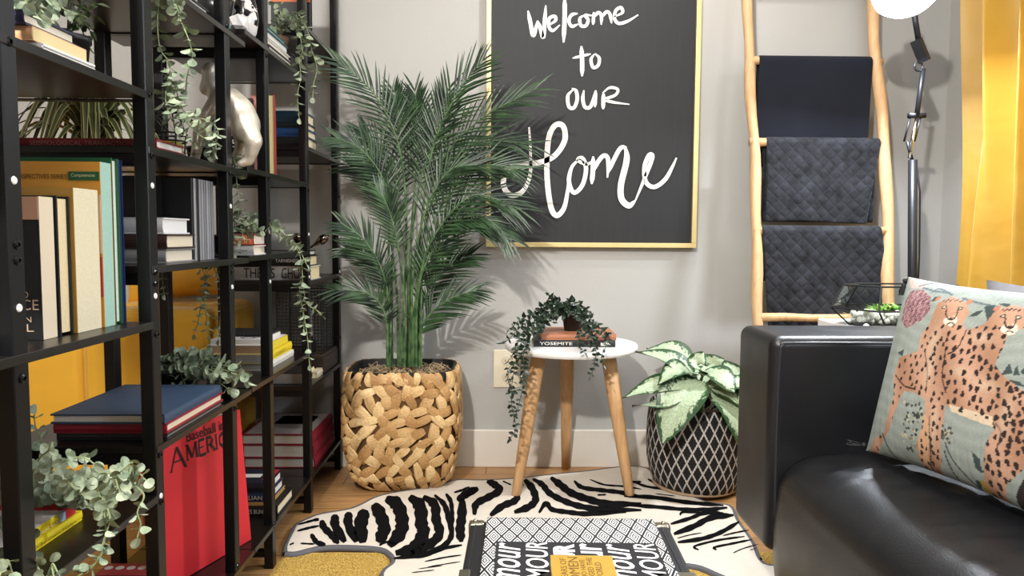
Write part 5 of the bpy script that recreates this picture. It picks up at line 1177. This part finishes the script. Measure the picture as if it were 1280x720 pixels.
# seat cushion: rolled front edge, crowned top with shallow wrinkles
mb = MB(); NX, NY = 60, 90; vs = []; random.seed(4)
wr = [(random.uniform(.72, .98), random.uniform(.2, 1.6), random.uniform(.07, .2), random.uniform(-.35, .35), random.uniform(.002, .0045)) for _ in range(46)]
wr += [(random.uniform(.74, .90), 1.30+.03*k+random.uniform(-.01, .01), random.uniform(.08, .16), random.uniform(-.25, .25), random.uniform(.003, .006)) for k in range(-6, 9)]
prof = []
for k in range(NX+1):
    u = k/NX
    if u < .30: prof.append((.622-.008*sin(pi*u/.30), .13+(.335-.13)*u/.30, 0))
    elif u < .55:
        a = (u-.30)/.25*pi/2; prof.append((.622+.10*(1-cos(a)), .335+.088*sin(a), 1))
    else: s_ = (u-.55)/.45; prof.append((.722+(1.13-.722)*s_, .423+.012*sin(pi*s_), 2))
for j in range(NY+1):
    y = -.203+(YA0+.2-.001+.0)*j/NY; e_ = min(1, min(j, NY-j)/4)
    ed = 1-(1-e_)**2
    for (x, z, c_) in prof:
        dz = 0
        if z > .3:
            for (wx, wy, wl, wa, wh) in wr:
                dx, dy = x-wx, y-wy; p_ = dx*cos(wa)+dy*sin(wa); q_ = -dx*sin(wa)+dy*cos(wa)
                if abs(p_) < wl and abs(q_) < .03: dz += wh*cos(p_/wl*pi/2)*(math.exp(-(q_/.008)**2)-.5*math.exp(-((q_-.012)/.009)**2))
        vs.append(Vector((x+(1-ed)*.012, y, z-(1-ed)*.018+dz)))
mb.add(vs, [(j*(NX+1)+i, (j+1)*(NX+1)+i, (j+1)*(NX+1)+i+1, j*(NX+1)+i+1) for j in range(NY) for i in range(NX)])
mb.build('seat_cushion', lea, so, True)
for x in (.72, 1.33):
    for y in (-.33, 1.80): MB().lathe([(.018, 0), (.022, .18)], (x, y, ZR+.001 if x < 1 else 0), 14).build('leg', cmat('#141416'), so, True)

# cheetah pillow
import numpy as np
pb0 = Vector((.792, 1.56, .452)); pt0 = Vector((.876, 1.56, .808)); dX = Vector((.20, -.98, 0)).normalized()
PWd, PHt = .50, (pt0-pb0).length; uY = (pt0-pb0).normalized()
pcen = pb0+dX*PWd/2+uY*PHt/2
pn = dX.cross(uY).normalized()          # faces the room (-X)
pil = thing('cheetah_cushion', 'pale green cushion printed with cheetahs leaning on the black sofa', 'cushion', (pcen.x, pcen.y, .44))
NG = 230
vs, fs = pillow(PWd*1.04, PHt*1.05, .135, NG)
R = Matrix((dX, (uY-dX*uY.dot(dX)).normalized(), pn)).transposed()
world = [pcen+R @ v for v in vs]
me_mb = MB().add(world, fs)
pm, n = nodemat('printed_cotton'); a = n.node('ShaderNodeVertexColor', layer_name='print'); v, X, Y, Z = n.coord(); g = n.noise(n.mapping(v, (60, 60, 300)), 3, 3)
mx = n.node('ShaderNodeMix', data_type='RGBA', blend_type='MULTIPLY'); mx.inputs[0].default_value = .35; n.l.new(a.outputs[0], mx.inputs[6]); cr = n.node('ShaderNodeCombineColor'); 
rr = n.ramp(g, .1, .8)
for k in range(3): n.l.new(rr, cr.inputs[k])
n.l.new(cr.outputs[0], mx.inputs[7]); n.col(mx.outputs[2]); n.n['Principled BSDF'].inputs['Roughness'].default_value = .8
n.bump(n.noise(n.mapping(v, (3, 14, 3)), 3, 3), .35, .01)
po = me_mb.build('cushion_body', pm, pil, True)
# the printed design, defined on the cloth (u,v in metres from the lower far corner)
def toUV(x, y):     # a point of the print, measured on the cushion's face
    d = ray(x, y); c = Vector((0, 0, HC)); off = .03
    for _ in range(6):
        f0 = pcen+pn*off; t_ = (f0-c).dot(pn)/d.dot(pn); p = c+d*t_-pcen; u_, v_ = p.dot(dX), p.dot(R.col[1])
        a_, b_ = min(1, abs(u_)/(PWd*.52)), min(1, abs(v_)/(PHt*.525)); off = .5*off+.5*(.0675*(1-a_**2.6)**.55*(1-b_**2.6)**.55)
    return u_, v_
NV = (NG+1)**2
LV_ = np.array([(v.x, v.y) for v in vs[:NV]])
colr = np.zeros((NV, 3)); L3 = lambda h: np.array(srgb(h)[:3])
rs = np.random.RandomState(1)
yy = LV_[:, 1]; xx = LV_[:, 0]
colr[:] = L3('#97a29b'); colr += ((np.sin(yy*260+np.sin(xx*40)*2)*.5+.5)[:, None])*.05
k_ = 2.323; PO = lambda p: toUV(p[0]/k_+1060, p[1]/k_+340)      # crop scale of the cushion view
def inpoly(P):
    P = np.array([PO(p) for p in P]); x, y = xx, yy; ins = np.zeros(NV, bool); j = len(P)-1
    for i in range(len(P)):
        xi, yi = P[i]; xj, yj = P[j]; c_ = ((yi > y) != (yj > y)) & (x < (xj-xi)*(y-yi)/((yj-yi) if abs(yj-yi) > 1e-9 else 1e-9)+xi); ins ^= c_; j = i
    return ins
def line(P, wd, col_):
    Q = catmull([Vector((*PO(p), 0)) for p in P], 6); w_ = wd/k_/600/2
    for i in range(len(Q)-1):
        a_, b_ = Q[i], Q[i+1]; d = (b_-a_); L2 = max(d.length_squared, 1e-12); t_ = np.clip(((xx-a_.x)*d.x+(yy-a_.y)*d.y)/L2, 0, 1)
        colr[np.hypot(xx-a_.x-t_*d.x, yy-a_.y-t_*d.y) < w_] = L3(col_)
def blob(c_, rx, ry, ang, col_, wob=.15):
    u, v_ = PO(c_); dx, dy = xx-u, yy-v_; p_ = dx*cos(ang)+dy*sin(ang); q_ = -dx*sin(ang)+dy*cos(ang); th = np.arctan2(q_, p_)
    colr[(p_/(rx/k_/600))**2+(q_/(ry/k_/600))**2 < 1+wob*np.sin(3*th+c_[0])] = L3(col_)
# flower top left
fl = inpoly([(165,85),(180,55),(215,50),(240,72),(240,110),(215,140),(170,165),(155,140)])
fr_ = np.sin(xx*900+np.sin(yy*700)*2)*np.sin(yy*850+np.sin(xx*500)*2)
colr[fl] = L3('#a87a80'); colr[fl & (fr_ > .15)] = L3('#5c3844'); colr[fl & (fr_ < -.5)] = L3('#c9a8a4')
f2 = inpoly([(175,20),(205,15),(230,40),(210,48),(180,45)]); colr[f2] = L3('#c9b0a8')
for P in ([(215,45),(250,55),(290,60)], [(240,60),(262,48),(300,66)], [(330,75),(380,90),(430,100)], [(205,40),(240,30)]): line(P, 5, '#5c6c70')
for P in ([(240,85),(252,72),(268,70),(255,86)], [(350,130),(372,115),(395,110),(375,128)], [(395,100),(425,95),(430,130),(405,142)], [(430,90),(470,92),(465,105)], [(445,300),(470,265),(480,295)], [(480,300),(492,268),(500,300)], [(440,305),(500,320),(520,335),(470,325)], [(500,290),(520,270),(525,310)],
          [(360,520),(385,545),(388,585),(370,570)], [(385,580),(420,560),(415,590)], [(365,600),(385,610),(375,640)], [(145,235),(165,225),(160,245)]): colr[inpoly(P)] = L3('#3a4a4a')
colr[inpoly([(485,650),(511,600),(530,610),(530,700),(490,690)])] = L3('#2a2624')
# bodies
body1 = inpoly([(262,90),(300,70),(345,90),(352,120),(335,150),(345,170),(365,200),(370,230),(365,290),(300,340),(285,385),(275,450),(272,545),(262,600),(235,590),(208,565),(200,500),(215,450),(225,400),(225,370),(195,350),(165,345),(140,400),(120,460),(85,540),(62,520),(75,480),(105,470),(115,420),(135,360),(135,300),(150,250),(205,230),(215,180),(240,150)])
body2 = inpoly([(345,170),(400,150),(430,110),(480,95),(530,110),(530,160),(470,175),(455,215),(440,240),(430,270),(450,300),(530,360),(530,560),(490,590),(460,620),(455,670),(430,690),(400,640),(395,560),(400,500),(425,460),(420,430),(380,420),(300,400),(285,385),(290,330),(340,290),(360,240)])
cb = inpoly([(295,385),(420,420),(425,450),(390,440),(300,405)])
sh_ = (np.sin(xx*55+yy*35)*.5+.5)[:, None]
for bdy in (body2, body1): colr[bdy] = (L3('#b08468')*(1-sh_*.0)+(L3('#cba086')-L3('#b08468'))*sh_)[bdy]
colr[cb] = L3('#dcc8ac')
leg2 = inpoly([(205,480),(225,410),(245,450),(240,585),(215,570)]); colr[leg2 & body1] = L3('#d9ac86')
mask = body1 | body2
# spots
face = inpoly([(255,150),(258,90),(300,68),(355,88),(352,130),(330,155)]) | inpoly([(432,160),(432,112),(480,95),(530,110),(530,160)])
sp = []
tries = 0
while len(sp) < 430 and tries < 60000:
    tries += 1; cx_, cy_ = rs.uniform(70, 525), rs.uniform(150, 690)
    if all((cx_-a)**2+(cy_-b)**2 > (14 if cx_ < 290 else 18)**2 for a, b in sp): sp.append((cx_, cy_))
spm = np.zeros(NV, bool)
for (a_x, b_y) in sp:
    u, v_ = PO((a_x, b_y)); sz = rs.uniform(4.8, 7.6)*(1+.3*(a_x > 290))/k_/600; an = rs.uniform(-.6, .6)+1.57; dx, dy = xx-u, yy-v_; p_ = dx*cos(an)+dy*sin(an); q_ = -dx*sin(an)+dy*cos(an); th = np.arctan2(q_, p_)
    spm |= (p_/sz)**2+(q_/(sz*.68))**2 < 1+.3*np.sin(3*th+a_x)
spm &= mask & ~face; colr[spm] = L3('#2a1a18')
# body outlines
for P in ([(225,225),(232,290),(228,350)], [(285,230),(275,300),(285,350)], [(140,300),(165,330),(195,340)], [(238,420),(240,520),(235,580)], [(430,440),(445,470),(430,520)], [(345,170),(320,220),(290,240)], [(275,460),(300,540),(370,625)]): line(P, 4, '#3a2420')
for (a_x, b_y, r1, r2) in ((250, 200, 20, 45), (240, 280, 14, 40), (250, 440, 12, 50), (330, 290, 30, 14), (400, 330, 34, 16), (460, 420, 16, 50), (390, 190, 30, 16)):
    u, v_ = PO((a_x, b_y)); g_ = np.exp(-(((xx-u)/(r1/k_/600))**2+((yy-v_)/(r2/k_/600))**2))[:, None]*.55; okm = (mask & ~spm); colr[okm] = (colr*(1-g_)+L3('#dcc6ac')*g_)[okm]
# faces
for ox, oy, s_ in ((302, 108, 1.22), (472, 134, 1.15)):
    def F(x, y): return (ox+x*s_, oy+y*s_)
    blob(F(-2, 28), 22, 14, 0, '#e9dcc8'); blob(F(0, 22), 9, 6, 0, '#c89078')
    blob(F(-18, -5), 8, 5, .2, '#20181a'); blob(F(20, -2), 8, 5, -.2, '#20181a'); blob(F(-18, -5), 4, 3, 0, '#c8c8b0'); blob(F(20, -2), 4, 3, 0, '#c8c8b0')
    blob(F(-2, 24), 7, 4, 0, '#241a1c'); line([F(-12, 0), F(-14, 12), F(-8, 24)], 4, '#241a1c'); line([F(14, 2), F(12, 14), F(5, 24)], 4, '#241a1c'); line([F(-10, 36), F(-2, 32), F(8, 37)], 3, '#241a1c')
    blob(F(-34, -25), 9, 7, .6, '#b87c60'); blob(F(40, -18), 10, 7, -.5, '#b87c60')
    for k in range(9): blob(F(-20+5.5*k, -24+abs(k-4)*.8+3*(k % 2)), 2.2, 3, 0, '#3a2420')
# sprigs
for k in range(70):
    a_x, b_y = rs.uniform(150, 218), rs.uniform(375, 520); ok = abs(a_x-185-8*sin(b_y*.05)) < 24
    if ok: blob((a_x, b_y), rs.uniform(3, 6), rs.uniform(3, 6), 0, rs.choice(['#3c4440', '#8c8a74', '#c4bfa4', '#2c3230']))
for k in range(30): blob((rs.uniform(272, 302), rs.uniform(445, 500)), 4, 4, 0, rs.choice(['#4a4c48', '#b4b09c']))
line([(100,470),(120,520),(145,555)], 6, '#3c4a4c'); line([(280,520),(310,600)], 5, '#3c4a4c'); line([(75,545),(200,590),(400,660)], 3, '#6a625c')
blob((392,625), 10, 16, 0, '#b0943c')
ca = po.data.color_attributes.new('print', 'FLOAT_COLOR', 'POINT')
full = np.ones((len(vs), 4)); full[:NV, :3] = colr; full[NV:, :3] = L3('#8e948c')
ca.data.foreach_set('color', full.ravel())
# tassels
def tassel(p, d):
    d = Vector(d).normalized(); mb = MB(); mb.ball(p, .006, 6)
    for k in range(16): q_ = rv(.006); mb.tube([p, p+d*.012+q_*.5, p+d*.03+q_*.8], .0014, 4)
    mb.build('tassel', cmat('#14161a'), pil)
tassel(pcen-dX*PWd*.53+R.col[1]*PHt*.50, (-.2, .2, -1)); tassel(pcen-dX*PWd*.54-R.col[1]*PHt*.50, (-.8, .2, .1))
gp = place_pillow('grey_cushion', 'dark grey cushion behind the cheetah print cushion', (1.055, 1.36, .628), (.03, -1, .03), (.04, 0, 1), .46, .38, .11, mat('grey_print_fabric', '#6c6a6e', .8, var=.35, vs=50))

# ================================================================== TERRARIUM + its table
wt = thing('corner_table', 'small white table behind the sofa arm carrying the glass terrarium', 'table', (1.12, 2.14, 0))
TZ2 = .650
bevel(MB().box((.985, 1.97, TZ2-.025), (1.33, 2.28, TZ2)).build('tabletop', mat('white_lacquer'), wt), .004, 2)
for x in (1.0, 1.31):
    for y in (1.985, 2.26): MB().box((x-.012, y-.012, 0), (x+.012, y+.012, TZ2-.025)).build('leg', mat('white_lacquer'), wt)
pbd = MB().ball((.998, 2.00, TZ2+.0085), .008, 8).build('white_pebble', cmat('#eceae6'), loc=(.998, 2.00, TZ2)); setp(pbd, 'single white pebble on the table edge beside the terrarium', 'pebble')
te = thing('glass_terrarium', 'faceted glass terrarium with black edges and succulents inside', 'terrarium', (1.12, 2.1, TZ2))
gm = bpy.data.materials.new('terrarium_glass'); gm.use_nodes = True; b = gm.node_tree.nodes['Principled BSDF']; b.inputs['Transmission Weight'].default_value = 1; b.inputs['Roughness'].default_value = .02; b.inputs['IOR'].default_value = 1.12; b.inputs['Base Color'].default_value = (.93, .97, .95, 1); b.inputs['Specular IOR Level'].default_value = .6
q = lambda x, y, Y: tuple(atY(x, y, Y))
zt_, zm, zb_ = .765, .700, TZ2+.002
# rings: top (hexagon stretched), middle (widest), bottom
cx_, cy_ = 1.15, 2.10
def hexr(rx, ry, z): return [Vector((cx_+dx*rx, cy_+dy*ry, z)) for dx, dy in ((-1, .15), (-.62, -1), (.62, -1), (1, .15), (.55, 1), (-.55, 1))]
T_, M_, B_ = hexr(.165, .075, zt_), hexr(.198, .11, zm), hexr(.145, .085, zb_)
mb = MB()
for A_, C_ in ((T_, M_), (M_, B_)):
    for i in range(6): j = (i+1) % 6; mb.add([A_[i], A_[j], C_[j], C_[i]], [(0, 1, 2, 3)])
o = mb.build('glass_panels', gm, te); sd = o.modifiers.new('s', 'SOLIDIFY'); sd.thickness = .0015
mb = MB()
for Rg in (T_, M_, B_):
    for i in range(6): mb.tube([Rg[i], Rg[(i+1) % 6]], .0028, 6)
for i in range(6): mb.tube([T_[i], M_[i]], .0026, 6); mb.tube([M_[i], B_[i]], .0026, 6)
mb.build('metal_edges', cmat('#26282a', metal=.5), te)
mb = MB(); mb.add(B_, [(0, 1, 2, 3, 4, 5)])
mb.build('base_plate', cmat('#26282a', metal=.5), te)
random.seed(8); mb = MB()
for k in range(260):
    x = random.uniform(-.135, .135); y = random.uniform(-.065, .065)
    if abs(x)/.14+abs(y)/.12 < 1.15: mb.ball((cx_+x, cy_+y, TZ2+.012+random.uniform(0, .026)), random.uniform(.006, .010), 4)
mb.build('white_gravel', cmat('#dedcd4'), te)
mb = MB()
def succ(c, n_, L, up_, w_):
    for k in range(n_):
        a = k*2.4; d = Vector((cos(a), sin(a), up_*random.uniform(.5, 1.3))); leaf_point(mb, c, d, Vector((0, 0, 1)), L*random.uniform(.7, 1.1), w_)
for x in (-.04, -.015, .01, .035, .06, .085, .0, .05, -.06): succ(Vector((cx_+x, cy_+random.uniform(-.03, .03), TZ2+.034)), 16, .045, 1.0, .009)
mb.build('green_succulents', leafmat('lime_succulent', '#4f8a2c', '#a4d05c', .4), te)
mb = MB(); succ(Vector((cx_-.118, cy_-.03, TZ2+.040)), 12, .024, .6, .012); mb.build('pale_succulent', leafmat('pale_succulent', '#b4c08c', '#e4e4b8', .4), te)
